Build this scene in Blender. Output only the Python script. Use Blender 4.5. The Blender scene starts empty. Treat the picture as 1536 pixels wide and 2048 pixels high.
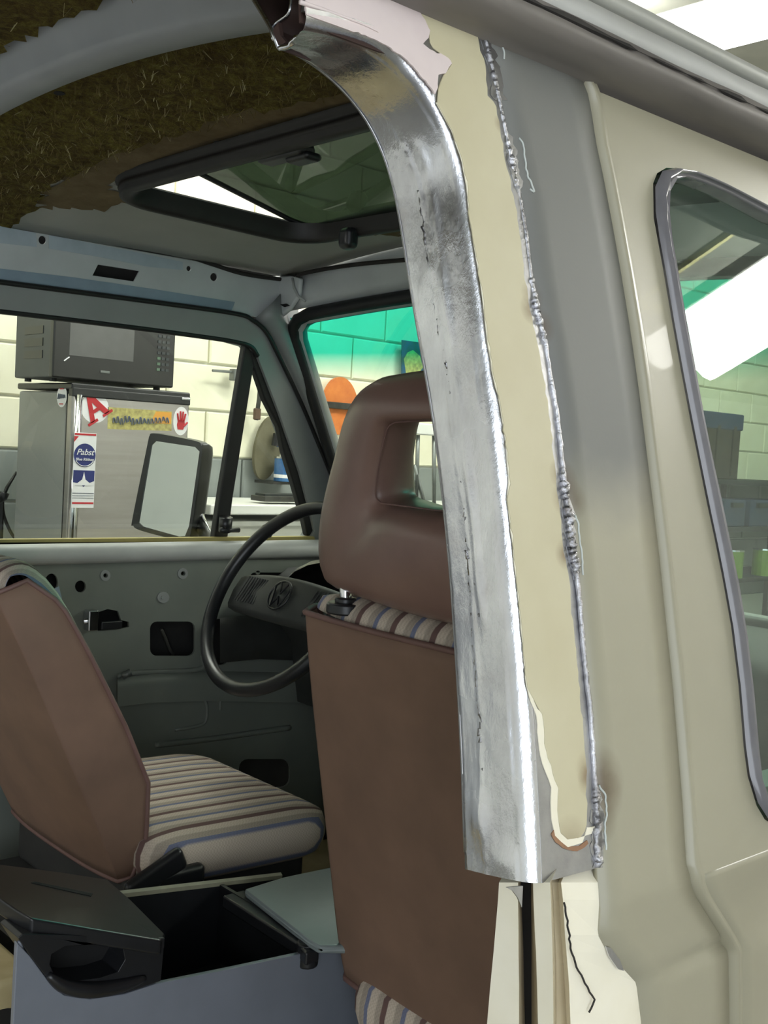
import bpy, bmesh, math, random
import numpy as np
from mathutils import Vector, Matrix
from mathutils.geometry import tessellate_polygon

random.seed(7)
rng = np.random.default_rng(7)
scene = bpy.context.scene
COL = scene.collection

# ------------------------------------------------------------------ camera, world, exposure
# van frame: +x = right-hand side of the van, +y = forward, z up, metres; ground z = 0
CAM = np.array([1.3245, -.6998, 1.421]); YAW, PITCH, ROLL, FPX = .838, .0575, .0578, 2246.0
_v = np.array([-math.sin(YAW)*math.cos(PITCH), math.cos(YAW)*math.cos(PITCH), -math.sin(PITCH)])
_r = np.cross(_v, [0, 0, 1]); _r /= np.linalg.norm(_r); _u = np.cross(_r, _v)
_c, _s = math.cos(ROLL), math.sin(ROLL)
CV, CR, CU = _v, _c*_r + _s*_u, -_s*_r + _c*_u
cd = bpy.data.cameras.new('camera'); cam = bpy.data.objects.new('camera', cd); COL.objects.link(cam)
cam.matrix_world = Matrix([[CR[0], CU[0], -CV[0], CAM[0]], [CR[1], CU[1], -CV[1], CAM[1]], [CR[2], CU[2], -CV[2], CAM[2]], [0, 0, 0, 1]])
cd.sensor_fit = 'VERTICAL'; cd.sensor_height = 36; cd.sensor_width = 27; cd.lens = FPX/2048*36; cd.clip_start = .02
scene.camera = cam
W = bpy.data.worlds.new('daylight'); scene.world = W; W.use_nodes = True
W.node_tree.nodes['Background'].inputs[0].default_value = (.86, .93, 1.0, 1)
W.node_tree.nodes['Background'].inputs[1].default_value = 2.0
vs = scene.view_settings
vs.view_transform = 'Standard'; vs.look = 'None'; vs.gamma = 1; vs.use_curve_mapping = False; vs.exposure = 0.0
LAMP = 28.0                                   # emission of the fluorescent tubes
# daylight in the open bay door of the right-hand workshop wall (the opening itself is built below)
DOOR_Y0, DOOR_Y1, DOOR_Z1, RWX = -4.7, -.6, 3.12, 3.3
ad = bpy.data.lights.new('bay_door_daylight', 'AREA'); ad.shape = 'RECTANGLE'; ad.size = DOOR_Z1-.1; ad.size_y = DOOR_Y1-DOOR_Y0; ad.energy = 66; ad.color = (.88, .94, 1.0)
al_ = bpy.data.objects.new('bay_door_daylight', ad); al_.location = (RWX+.12, (DOOR_Y0+DOOR_Y1)/2, DOOR_Z1/2); al_.rotation_euler = (0, math.radians(90), 0); COL.objects.link(al_)

# ------------------------------------------------------------------ measuring: a sight line meets a real surface
def ray(px, py): return CV + CR*(px-768)/FPX + CU*(1024-py)/FPX
def X(px, py, x): d = ray(px, py); return CAM + d*((x-CAM[0])/d[0])
def Y(px, py, y): d = ray(px, py); return CAM + d*((y-CAM[1])/d[1])
def Z(px, py, z): d = ray(px, py); return CAM + d*((z-CAM[2])/d[2])
def PL(px, py, p, n): d = ray(px, py); n = np.array(n, float); return CAM + d*(((np.array(p)-CAM)@n)/(d@n))
TUM = .2526
def fx(z): return .752+TUM*(1.714-z) if z > 1.13 else .8995          # outer skin of the van's side
def side(px, py, off=0.0):
    d = ray(px, py); k = .752+TUM*1.714-off
    p = CAM + d*((k-CAM[0]-TUM*CAM[2])/(d[0]+TUM*d[2]))
    if p[2] < 1.13: p = CAM + d*((.8995-off-CAM[0])/d[0])
    return p
def fside(px, py, off=.03):                                           # inner skin of the far (driver's) side
    d = ray(px, py); k = -(.752+TUM*1.714-off)
    return CAM + d*((k-CAM[0]+TUM*CAM[2])/(d[0]-TUM*d[2]))
def interp(pts, key):                                                 # function value by height from 3D points
    a = np.array(pts); o = np.argsort(a[:, 2]); a = a[o]
    return lambda z: float(np.interp(z, a[:, 2], a[:, key]))
def resample(pts, n):
    a = np.array(pts, float); s = np.r_[0, np.cumsum(np.linalg.norm(np.diff(a, axis=0), axis=1))]
    t = np.linspace(0, s[-1], n); return np.stack([np.interp(t, s, a[:, k]) for k in range(a.shape[1])], 1)
def smooth_curve(pts, n):                                             # Catmull-Rom
    a = np.array(pts, float); a = np.vstack([2*a[0]-a[1], a, 2*a[-1]-a[-2]]); out = []
    m = len(a)-3
    for q in np.linspace(0, m-1e-6, n):
        i = int(q); t = q-i; p0, p1, p2, p3 = a[i:i+4]
        out.append(.5*((2*p1)+(-p0+p2)*t+(2*p0-5*p1+4*p2-p3)*t*t+(-p0+3*p1-3*p2+p3)*t**3))
    return np.array(out)

# ------------------------------------------------------------------ materials
def lin(c):
    return tuple(((v/255)/12.92 if v/255 <= .04045 else ((v/255+.055)/1.055)**2.4) for v in c) + (1,)
class NT:
    def __init__(s, m): s.t = m.node_tree; s.n = s.t.nodes; s.l = s.t.links
    def new(s, t, **k):
        n = s.n.new(t)
        for a, b in k.items():
            if a.startswith('i_'): n.inputs[int(a[2:])].default_value = b
            else: setattr(n, a, b)
        return n
    def link(s, a, b): s.l.new(a, b)
    def pos(s): return s.new('ShaderNodeNewGeometry').outputs['Position']
    def obj(s): return s.new('ShaderNodeTexCoord').outputs['Object']
    def noise(s, scale, detail=3, rough=.55, vec=None, stretch=None):
        n = s.new('ShaderNodeTexNoise'); n.inputs['Scale'].default_value = scale; n.inputs['Detail'].default_value = detail; n.inputs['Roughness'].default_value = rough
        v = vec or s.obj()
        if stretch:
            mp = s.new('ShaderNodeMapping'); mp.inputs['Scale'].default_value = stretch; s.link(v, mp.inputs[0]); v = mp.outputs[0]
        s.link(v, n.inputs['Vector']); return n.outputs['Fac']
    def ramp(s, f, stops):
        r = s.new('ShaderNodeValToRGB'); e = r.color_ramp.elements
        while len(e) < len(stops): e.new(.5)
        for q, (p, c) in zip(e, stops): q.position = p; q.color = c if len(c) == 4 else tuple(c)+(1,)
        s.link(f, r.inputs[0]); return r.outputs[0]
    def mr(s, f, a, b, c=0., d=1.):
        m = s.new('ShaderNodeMapRange'); s.link(f, m.inputs[0])
        for i, v in enumerate((a, b, c, d)): m.inputs[i+1].default_value = v
        return m.outputs[0]
    def math(s, op, a, b=None):
        m = s.new('ShaderNodeMath', operation=op)
        for i, v in enumerate((a, b)):
            if v is None: continue
            if isinstance(v, (int, float)): m.inputs[i].default_value = v
            else: s.link(v, m.inputs[i])
        return m.outputs[0]
    def mix(s, f, a, b):
        m = s.new('ShaderNodeMix', data_type='RGBA')
        for i, v in ((0, f), (6, a), (7, b)):
            if isinstance(v, (int, float, tuple)): m.inputs[i].default_value = v
            else: s.link(v, m.inputs[i])
        return m.outputs[2]
    def bump(s, h, strength=.3, dist=.002):
        b = s.new('ShaderNodeBump'); b.inputs['Strength'].default_value = strength; b.inputs['Distance'].default_value = dist
        s.link(h, b.inputs['Height']); return b.outputs[0]
def base(name, rough=.5, metal=0., coat=0., spec=None):
    m = bpy.data.materials.new(name); m.use_nodes = True; q = NT(m); p = q.n['Principled BSDF']
    p.inputs['Roughness'].default_value = rough; p.inputs['Metallic'].default_value = metal; p.inputs['Coat Weight'].default_value = coat
    if spec is not None: p.inputs['Specular IOR Level'].default_value = spec
    return m, q, p
M = {}
def mat(name, c1, c2=None, rough=.5, metal=0., scale=20., coat=0., bump=0., bscale=80., bdist=.001, stretch=None, spec=None):
    m, q, p = base(name, rough, metal, coat, spec)
    c2 = c2 or tuple(max(0, v*.9) for v in c1)
    f = q.noise(scale, 4, stretch=stretch)
    q.link(q.mix(q.mr(f, .3, .7), lin(c1), lin(c2)), p.inputs['Base Color'])
    if bump: q.link(q.bump(q.noise(bscale, 3, stretch=stretch), bump, bdist), p.inputs['Normal'])
    M[name] = m; return m
def glass(name, tint, refl=1., grad=None, dirt=0.):
    m = bpy.data.materials.new(name); m.use_nodes = True; q = NT(m); q.n.remove(q.n['Principled BSDF']); out = q.n['Material Output']
    tr = q.new('ShaderNodeBsdfTransparent'); gl = q.new('ShaderNodeBsdfGlossy'); gl.inputs['Roughness'].default_value = .01
    if grad is None: tr.inputs[0].default_value = tint
    else:                                                             # (z0, z1, second tint): dyed band in the glass
        sep = q.new('ShaderNodeSeparateXYZ'); q.link(q.pos(), sep.inputs[0])
        q.link(q.mix(q.mr(sep.outputs[2], grad[0], grad[1]), tint, grad[2]), tr.inputs[0])
    lw = q.new('ShaderNodeLayerWeight'); lw.inputs[0].default_value = .5
    f = q.math('MULTIPLY_ADD' if False else 'POWER', lw.outputs['Facing'], 5.)
    f = q.math('ADD', q.math('MULTIPLY', f, .9*refl), .08*refl)
    mx = q.new('ShaderNodeMixShader'); q.link(f, mx.inputs[0]); q.link(tr.outputs[0], mx.inputs[1]); q.link(gl.outputs[0], mx.inputs[2])
    res = mx.outputs[0]
    if dirt:
        df = q.new('ShaderNodeBsdfDiffuse'); df.inputs[0].default_value = (.5, .55, .5, 1)
        m2 = q.new('ShaderNodeMixShader'); q.link(q.math('MULTIPLY', q.noise(25, 5), dirt), m2.inputs[0]); q.link(res, m2.inputs[1]); q.link(df.outputs[0], m2.inputs[2]); res = m2.outputs[0]
    q.link(res, out.inputs[0]); M[name] = m; return m
def emit(name, c, s):
    m = bpy.data.materials.new(name); m.use_nodes = True; q = NT(m); q.n.remove(q.n['Principled BSDF'])
    e = q.new('ShaderNodeEmission'); e.inputs[0].default_value = c; e.inputs[1].default_value = s; q.link(e.outputs[0], q.n['Material Output'].inputs[0]); M[name] = m; return m

BEIGE, CREAM = (160, 155, 134), (202, 194, 164)
mat('beige', BEIGE, (154, 149, 128), rough=.38, scale=6, coat=.15, bump=.06, bscale=300, bdist=.0004)
mat('cream', CREAM, (202, 191, 148), rough=.5, scale=14, bump=.08, bscale=200, bdist=.0004)
mat('cream_bright', (244, 238, 220), (236, 228, 204), rough=.45, scale=12)
mat('tan_groove', (196, 184, 156), (178, 164, 136), rough=.6)
mat('filler', (226, 212, 208), (214, 198, 196), rough=.7, scale=18, bump=.15, bscale=90, bdist=.0006)
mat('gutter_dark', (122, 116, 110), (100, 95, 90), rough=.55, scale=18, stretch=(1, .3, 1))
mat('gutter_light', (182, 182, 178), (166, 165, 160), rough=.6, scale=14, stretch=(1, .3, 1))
mat('sealant_black', (30, 28, 26), (48, 44, 40), rough=.8)
mat('interior_grey', (172, 174, 172), (159, 161, 159), rough=.45, scale=8)
mat('roof_grey', (168, 168, 160), (156, 156, 148), rough=.5, scale=7)
mat('rib_grey', (146, 150, 155), (135, 139, 144), rough=.42, scale=9)
mat('rail_light', (196, 200, 200), (182, 186, 186), rough=.45, scale=10)
mat('blue_tape', (140, 158, 172), (130, 146, 159), rough=.5, scale=20)
mat('rail_primer', (176, 188, 196), (163, 174, 182), rough=.5, scale=24)
mat('door_grey', (116, 121, 114), (107, 112, 106), rough=.42, scale=8)
mat('frame_grey', (140, 144, 142), (130, 133, 132), rough=.4, scale=9)
mat('black_rubber', (28, 29, 30), (22, 22, 23), rough=.5, scale=30)
mat('black_plastic', (30, 31, 34), (25, 26, 28), rough=.35, scale=30)
mat('black_trim', (24, 22, 21), (34, 31, 29), rough=.55, scale=30)
mat('hole_black', (6, 6, 6), (10, 10, 10), rough=.9)
mat('seal_grey', (120, 118, 122), (98, 96, 100), rough=.25, scale=14, coat=.5)
mat('brown_vinyl', (124, 98, 89), (116, 91, 83), rough=.36, scale=16, bump=.12, bscale=420, bdist=.0006)
mat('brown_back', (118, 92, 76), (104, 81, 67), rough=.75, scale=10, bump=.15, bscale=500, bdist=.0005)
mat('piping', (110, 82, 76), (98, 72, 66), rough=.6)
mat('chrome', (205, 207, 210), (190, 192, 196), rough=.12, metal=1.)
mat('console_grey', (116, 121, 131), (107, 112, 121), rough=.45, scale=9)
mat('lid_grey', (120, 129, 129), (111, 119, 119), rough=.4, scale=10)
mat('console_rim', (140, 138, 118), (120, 118, 100), rough=.6)
mat('cream_floor', (196, 182, 140), (176, 160, 118), rough=.6)
mat('floor_dark', (40, 40, 38), (30, 30, 29), rough=.8)
mat('yellow_cream', (176, 164, 104), (160, 148, 92), rough=.6)
mat('dash', (52, 54, 52), (44, 46, 44), rough=.6)
mat('block_white', (238, 236, 214), (230, 227, 203), rough=.6, scale=8, bump=.25, bscale=120, bdist=.001)
mat('block_grey', (138, 144, 142), (128, 134, 132), rough=.55, scale=8, bump=.25, bscale=120, bdist=.001)
mat('mortar', (228, 229, 220), (221, 222, 213), rough=.8)
mat('concrete', (128, 128, 122), (108, 108, 104), rough=.7, scale=3, bump=.2, bscale=40)
mat('ceiling_panel', (128, 130, 120), (112, 114, 106), rough=.8, scale=4)
mat('t_bar', (206, 200, 140), (190, 184, 128), rough=.5)
mat('beam_brown', (92, 70, 52), (76, 58, 44), rough=.7)
mat('fridge_side', (128, 130, 130), (122, 124, 124), rough=.4, scale=4, coat=.3)
mat('fridge_steel', (168, 164, 162), (158, 154, 152), rough=.3, metal=.85, scale=3, stretch=(1, 1, 20))
mat('micro_black', (30, 29, 29), (24, 24, 24), rough=.3)
mat('micro_side', (58, 62, 66), (52, 56, 60), rough=.45)
mat('micro_window', (92, 92, 92), (86, 86, 86), rough=.2)
mat('sticker_white', (240, 240, 242), (232, 232, 236), rough=.5)
mat('sticker_red', (196, 44, 52), (184, 38, 46), rough=.5)
mat('sticker_blue', (40, 52, 120), (34, 44, 108), rough=.5)
mat('sticker_yellow', (206, 196, 120), (150, 142, 92), rough=.5, scale=60)
mat('sticker_orange', (232, 170, 70), (224, 158, 60), rough=.5)
mat('sticker_slate', (98, 108, 132), (110, 112, 110), rough=.5, scale=60)
mat('key_green', (96, 120, 100), (84, 108, 90), rough=.5)
mat('orange', (214, 126, 60), (196, 106, 48), rough=.55, scale=22)
mat('brown_olive', (104, 100, 78), (88, 84, 64), rough=.7, scale=14)
mat('steel_dark', (78, 78, 74), (60, 60, 58), rough=.45, metal=.6)
mat('white_paint', (236, 237, 232), (228, 229, 225), rough=.45, scale=6)
mat('poster_blue', (44, 92, 140), (60, 84, 70), rough=.6, scale=18)
mat('pole_grey', (120, 124, 122), (104, 108, 106), rough=.4, metal=.5)
mat('shelf_dark', (46, 52, 50), (34, 38, 38), rough=.7)
mat('bin_blue', (40, 62, 92), (34, 52, 80), rough=.5)
mat('crate_brown', (74, 64, 52), (52, 48, 42), rough=.8, scale=30)
mat('can_green', (120, 150, 50), (104, 132, 40), rough=.5)
mat('tin_blue', (50, 96, 150), (60, 110, 160), rough=.4)
mat('fixture_white', (228, 228, 220), (220, 220, 212), rough=.5)
emit('tube_light', (1., .985, .94, 1), LAMP)
glass('door_glass', (.74, .83, .78, 1), .5, dirt=.06)
glass('far_glass', (.93, .96, .93, 1), .5)
glass('windshield_glass', (.88, .95, .88, 1), .6, grad=(1.565, 1.625, (.03, .57, .46, 1)))
glass('sunroof_glass', (.13, .17, .13, 1), .45, dirt=.10)

def metal_mat(name, c1, c2, rlo, rhi, bscale, bstr, stretch=None, rust=0.):
    m, q, p = base(name, .3, 1.)
    f = q.noise(26, 6, .65, stretch=stretch); f2 = q.noise(9, 4)
    col = q.mix(q.mr(f, .35, .65), lin(c1), lin(c2))
    if rust: col = q.mix(q.mr(q.noise(30, 5), .62, .72, 0, rust), col, lin((112, 74, 58)))
    q.link(col, p.inputs['Base Color']); q.link(q.mr(f2, .3, .7, rlo, rhi), p.inputs['Roughness'])
    h = q.math('ADD', q.noise(bscale, 6, .7, stretch=stretch), q.math('MULTIPLY', q.noise(bscale*.22, 3), 1.3))
    q.link(q.bump(h, bstr, .003), p.inputs['Normal']); M[name] = m
metal_mat('bare_steel', (226, 227, 232), (200, 200, 206), .18, .34, 46, .30, stretch=(1, 1, .45), rust=.12)
metal_mat('ground_steel', (176, 176, 178), (158, 158, 160), .34, .46, 120, .12, rust=.05)
metal_mat('weld_steel', (216, 216, 222), (150, 148, 150), .2, .4, 160, .5, rust=.3)
metal_mat('wheel_steel', (150, 152, 156), (130, 132, 136), .3, .4, 30, .1)
mat('mirror_silver', (200, 204, 202), (196, 200, 198), rough=.04, metal=1.)
mat('oxide_red', (70, 50, 44), (52, 38, 34), rough=.75, scale=20)

# panel between weld and door: beige paint, primer grey sprayed over its upper half, heat marks beside the weld
def panel_material():
    m, q, p = base('panel_paint', .5)
    sep = q.new('ShaderNodeSeparateXYZ'); q.link(q.pos(), sep.inputs[0])
    z = q.math('ADD', sep.outputs[2], q.math('MULTIPLY', q.math('SUBTRACT', q.noise(9, 3), .5), .10))
    col = q.mix(q.mr(z, 1.355, 1.43), lin(BEIGE), lin((116, 116, 111)))
    for (px, py, r, k) in HEAT:
        c = side(px, py); d = q.new('ShaderNodeVectorMath', operation='DISTANCE'); q.link(q.pos(), d.inputs[0]); d.inputs[1].default_value = tuple(c)
        f = q.math('MULTIPLY', q.mr(d.outputs['Value'], r, r*.15), q.mr(q.noise(40, 4), .25, .6, .4, k))
        col = q.mix(f, col, lin((92, 72, 50)))
    q.link(col, p.inputs['Base Color']); q.link(q.bump(q.noise(350, 2), .07, .0005), p.inputs['Normal'])
    q.link(q.mr(z, 1.355, 1.43, .36, .55), p.inputs['Roughness'])
    M['panel_paint'] = m
HEAT = [(1062, 590, .014, .8), (1085, 650, .014, .7), (1128, 960, .016, .8), (1150, 1000, .014, .5), (1140, 1130, .015, .8), (1205, 1560, .024, .8), (1210, 1590, .02, .6), (1205, 1640, .016, .5)]
panel_material()
def cream_heat():
    m, q, p = base('cream_heat', .5)
    col = q.mix(q.mr(q.noise(14, 4), .3, .7), lin(CREAM), lin((194, 185, 153)))
    for (px, py, r, k) in [(1058, 590, .010, .6), (1060, 620, .012, .8), (1118, 950, .012, .8), (1122, 1000, .012, .6), (1128, 1110, .011, .7), (1175, 1540, .014, .6), (1175, 1560, .012, .7), (1000, 250, .008, .6), (1140, 1690, .02, .5)]:
        c = side(px, py); d = q.new('ShaderNodeVectorMath', operation='DISTANCE'); q.link(q.pos(), d.inputs[0]); d.inputs[1].default_value = tuple(c)
        col = q.mix(q.math('MULTIPLY', q.mr(d.outputs['Value'], r, r*.1), q.mr(q.noise(60, 4), .2, .6, .3, k)), col, lin((110, 80, 50)))
    q.link(col, p.inputs['Base Color']); M['cream_heat'] = m
cream_heat()

def stripe_material():
    m, q, p = base('stripe_cloth', .9)
    sep = q.new('ShaderNodeSeparateXYZ'); q.link(q.obj(), sep.inputs[0])
    f = q.math('FRACT', q.math('DIVIDE', q.math('ADD', sep.outputs[0], 10.005), .068))
    B, N, A, D = lin((192, 179, 164)), lin((98, 74, 70)), lin((106, 112, 138)), lin((160, 149, 136))
    st = [(0., A), (.10, A), (.12, B), (.30, B), (.34, D), (.46, D), (.48, N), (.60, N), (.62, B), (.80, B), (.84, D), (.99, D)]
    col = q.ramp(f, st)
    k = q.new('ShaderNodeTexChecker'); k.inputs['Scale'].default_value = 330; q.link(q.obj(), k.inputs[0])
    q.link(q.mix(q.math('MULTIPLY', k.outputs['Fac'], .18), col, lin((90, 80, 76))), p.inputs['Base Color'])
    q.link(q.bump(k.outputs['Fac'], .25, .0008), p.inputs['Normal']); M['stripe_cloth'] = m
stripe_material()
def felt_material():
    m, q, p = base('felt', .95, spec=.1)
    f = q.noise(60, 8, .85); g = q.noise(9, 5)
    col = q.ramp(f, [(.30, lin((54, 48, 32))), (.45, lin((94, 82, 46))), (.55, lin((122, 112, 56))), (.66, lin((154, 146, 84))), (.75, lin((112, 100, 72)))])
    col = q.mix(q.mr(g, .35, .65, 0, .5), col, lin((78, 60, 42)))
    q.link(col, p.inputs['Base Color']); q.link(q.bump(q.noise(70, 6, .8), 1., .008), p.inputs['Normal']); M['felt'] = m
    m, q, p = base('felt_thin', .9, spec=.1)
    col = q.mix(q.mr(q.noise(16, 6, .7), .3, .7), lin((126, 112, 86)), lin((100, 86, 62)))
    q.link(col, p.inputs['Base Color']); q.link(q.bump(q.noise(60, 5), .6, .003), p.inputs['Normal']); M['felt_thin'] = m
felt_material()
mat('fibre', (122, 108, 60), (90, 76, 42), rough=.9, scale=40)
mat('fibre_pale', (172, 164, 120), (150, 140, 100), rough=.9, scale=40)

# ------------------------------------------------------------------ mesh helpers
def link(o, parent=None):
    COL.objects.link(o)
    if parent is not None:
        o.parent = parent; o.matrix_parent_inverse = parent_world(parent).inverted()
    return o
def parent_world(o):
    m = o.matrix_basis.copy()
    if o.parent is not None: m = parent_world(o.parent) @ o.matrix_parent_inverse @ m
    return m
def tag(o, label=None, cat=None, group=None, kind=None):
    for k, v in (('label', label), ('category', cat), ('group', group), ('kind', kind)):
        if v: o[k] = v
    return o
def empty(name, loc, label, cat, group=None):
    o = bpy.data.objects.new(name, None); o.location = loc; o.empty_display_size = .05; COL.objects.link(o); return tag(o, label, cat, group)
def mesh(name, v, f, m, parent=None, smooth=False, bevel=0., seg=2, sub=0, ang=40):
    me = bpy.data.meshes.new(name); me.from_pydata([tuple(map(float, p)) for p in v], [], [tuple(int(i) for i in q) for q in f]); me.update()
    bm = bmesh.new(); bm.from_mesh(me); bmesh.ops.recalc_face_normals(bm, faces=bm.faces)
    bm.to_mesh(me); bm.free()
    me.materials.append(M[m] if isinstance(m, str) else m)
    if smooth:
        me.shade_smooth() if hasattr(me, 'shade_smooth') else None
        for p in me.polygons: p.use_smooth = True
    o = bpy.data.objects.new(name, me); link(o, parent)
    if bevel:
        b = o.modifiers.new('bevel', 'BEVEL'); b.width = bevel; b.segments = seg; b.limit_method = 'ANGLE'; b.angle_limit = math.radians(ang)
        for p in me.polygons: p.use_smooth = True
        try: b.harden_normals = True
        except Exception: pass
    if sub:
        s = o.modifiers.new('sub', 'SUBSURF'); s.levels = sub; s.render_levels = sub
    return o
class MB:                                                             # several solids in one mesh
    def __init__(s): s.v = []; s.f = []
    def add(s, v, f):
        n = len(s.v); s.v += [tuple(p) for p in v]; s.f += [tuple(i+n for i in q) for q in f]; return s
    def box(s, c, d, rot=None):
        c = np.array(c, float); d = np.array(d, float)/2
        v = [np.array([a*d[0], b*d[1], e*d[2]]) for a in (-1, 1) for b in (-1, 1) for e in (-1, 1)]
        if rot is not None: v = [np.array(rot @ Vector(p)) for p in v]
        return s.add([c+p for p in v], [(0, 1, 3, 2), (4, 6, 7, 5), (0, 4, 5, 1), (2, 3, 7, 6), (0, 2, 6, 4), (1, 5, 7, 3)])
    def tube(s, path, r, n=8, closed=False, flat=None, cap=True):
        v, f = tube_geo(path, r, n, closed, flat, cap); return s.add(v, f)
    def plate(s, loops, t): v, f = plate_geo(loops, t); return s.add(v, f)
    def build(s, name, m, parent=None, **k): return mesh(name, s.v, s.f, m, parent, **k)
def tube_geo(path, r, n=8, closed=False, flat=None, cap=True):
    P = np.array(path, float); N = len(P); rr = np.broadcast_to(np.array(r, float), (N,)) if np.ndim(r) < 2 else r
    T = np.roll(P, -1, 0)-np.roll(P, 1, 0) if closed else np.gradient(P, axis=0)
    T /= np.maximum(np.linalg.norm(T, axis=1), 1e-9)[:, None]
    up = np.array([0, 0, 1.]) if abs(T[0][2]) < .9 else np.array([1., 0, 0])
    v = []; a = up-T[0]*(up@T[0]); a /= np.linalg.norm(a)
    for i in range(N):
        a = a-T[i]*(a@T[i]); a /= np.linalg.norm(a); b = np.cross(T[i], a)
        for k in range(n):
            t = 2*math.pi*k/n; v.append(P[i]+rr[i]*(math.cos(t)*a+math.sin(t)*b))
    f = []
    for i in range(N if closed else N-1):
        j = (i+1) % N
        for k in range(n): f.append((i*n+k, i*n+(k+1) % n, j*n+(k+1) % n, j*n+k))
    if cap and not closed: f += [tuple(range(n-1, -1, -1)), tuple((N-1)*n+k for k in range(n))]
    return v, f
def plate_geo(loops, t):
    loops = [[np.array(p, float) for p in l] for l in loops]; t = np.array(t, float)
    fl = [p for l in loops for p in l]; n = len(fl)
    tri = tessellate_polygon([[Vector(p) for p in l] for l in loops])
    f = [tuple(q) for q in tri] + [tuple(i+n for i in reversed(q)) for q in tri]; k = 0
    for l in loops:
        m = len(l)
        for i in range(m): a, b = k+i, k+(i+1) % m; f.append((a, b, b+n, a+n))
        k += m
    return fl+[p+t for p in fl], f
def plate(name, loops, t, m, parent=None, **k):
    v, f = plate_geo(loops if isinstance(loops[0][0], (list, tuple, np.ndarray)) and np.ndim(loops[0][0]) == 1 else [loops], t)
    return mesh(name, v, f, m, parent, **k)
def grid(rows, closed=False):
    R = [list(r) for r in rows]; n = len(R[0]); v = [p for r in R for p in r]; f = []
    for i in range(len(R)-1):
        for k in range(n if closed else n-1): f.append((i*n+k, i*n+(k+1) % n, (i+1)*n+(k+1) % n, (i+1)*n+k))
    return v, f
def shell(name, rows, t, m, parent=None, **k):                         # a sheet with thickness vector t
    R = [[np.array(p, float) for p in r] for r in rows]; n = len(R[0]); t = np.array(t, float)
    v, f = grid(R); N = len(v); f = list(f)+[tuple(i+N for i in reversed(q)) for q in f]; v = v+[p+t for p in v]
    m_ = len(R)
    for i in range(m_-1):
        f += [(i*n, (i+1)*n, (i+1)*n+N, i*n+N), (i*n+n-1, i*n+n-1+N, (i+1)*n+n-1+N, (i+1)*n+n-1)]
    for j in range(n-1):
        f += [(j, j+N, j+1+N, j+1), ((m_-1)*n+j, (m_-1)*n+j+1, (m_-1)*n+j+1+N, (m_-1)*n+j+N)]
    return mesh(name, v, f, m, parent, **k)
def circ(c, r, a, b, n=16): return [np.array(c)+r*(math.cos(2*math.pi*i/n)*np.array(a)+math.sin(2*math.pi*i/n)*np.array(b)) for i in range(n)]
def ragged(pts, amp, step=8.):
    a = np.array(pts, float); d = np.linalg.norm(np.diff(a, axis=0), axis=1).sum(); b = resample(a, max(3, int(d/step)))
    b[1:-1] += rng.normal(0, amp, b[1:-1].shape); return [tuple(p) for p in b]
EX, EY, EZ = np.eye(3)
def text_mesh(name, body, size, origin, ax, ay, m, parent, depth=.0006, align='CENTER', shear=0.):
    cu = bpy.data.curves.new(name, 'FONT'); cu.body = body; cu.size = size; cu.align_x = align; cu.align_y = 'CENTER'; cu.extrude = depth; cu.shear = shear
    t = bpy.data.objects.new(name, cu); COL.objects.link(t)
    dg = bpy.context.evaluated_depsgraph_get(); me = bpy.data.meshes.new_from_object(t.evaluated_get(dg)); bpy.data.objects.remove(t)
    az = np.cross(ax, ay); mt = Matrix([[ax[0], ay[0], az[0], origin[0]], [ax[1], ay[1], az[1], origin[1]], [ax[2], ay[2], az[2], origin[2]], [0, 0, 0, 1]])
    me.transform(mt); me.materials.clear(); me.materials.append(M[m]); o = bpy.data.objects.new(name, me); return link(o, parent)

# ================================================================== the workshop (setting)
WX = -2.8                                                            # face of the block wall
floor = mesh('floor', [(-3.0, -5.7, 0), (3.6, -5.7, 0), (3.6, 9, 0), (-3.0, 9, 0), (-3.0, -5.7, -.1), (3.6, -5.7, -.1), (3.6, 9, -.1), (-3.0, 9, -.1)],
             [(0, 1, 2, 3), (4, 7, 6, 5), (0, 4, 5, 1), (1, 5, 6, 2), (2, 6, 7, 3), (3, 7, 4, 0)], 'concrete'); tag(floor, kind='structure', label='grey concrete workshop floor under the van')
wl = MB().box((WX-.11, 1.5, 1.6), (.2, 14.4, 3.2)).build('wall_left', 'mortar'); tag(wl, kind='structure', label='painted concrete block wall, white above a grey lower band')
wf = MB().box((.25, 8.6, 1.6), (6.3, .2, 3.2)).build('wall_front', 'block_white'); tag(wf, kind='structure', label='far white end wall of the workshop')
wr = MB().box((RWX+.1, (DOOR_Y1+8.5)/2, 1.6), (.2, 8.5-DOOR_Y1, 3.2)); wr.box((RWX+.1, (DOOR_Y0-5.6)/2, 1.6), (.2, 5.6-abs(DOOR_Y0), 3.2)); wr.box((RWX+.1, (DOOR_Y0+DOOR_Y1)/2, (DOOR_Z1+3.2)/2), (.2, DOOR_Y1-DOOR_Y0, 3.2-DOOR_Z1))
tag(wr.build('wall_right', 'white_paint'), kind='structure', label='white workshop wall with an open bay door')
tag(MB().box((.25, -5.6, 1.6), (6.3, .2, 3.2)).build('wall_back', 'white_paint'), kind='structure', label='white rear wall of the workshop')
def block_mesh(name, m, ly, lz):
    c = .006; d = .03; v = []
    for (x, i) in ((0, 0), (d-c, 0), (d, c)):
        v += [(x, i, i), (x, ly-i, i), (x, ly-i, lz-i), (x, i, lz-i)]
    f = [(8, 9, 10, 11)]
    for a in (0, 4):
        for k in range(4): f.append((a+k, a+(k+1) % 4, a+4+(k+1) % 4, a+4+k))
    me = bpy.data.meshes.new(name); me.from_pydata(v, [], f); me.update(); me.materials.append(M[m]); return me
bw, bg = block_mesh('block', 'block_white', .392, .192), block_mesh('block', 'block_grey', .392, .192)
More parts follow.
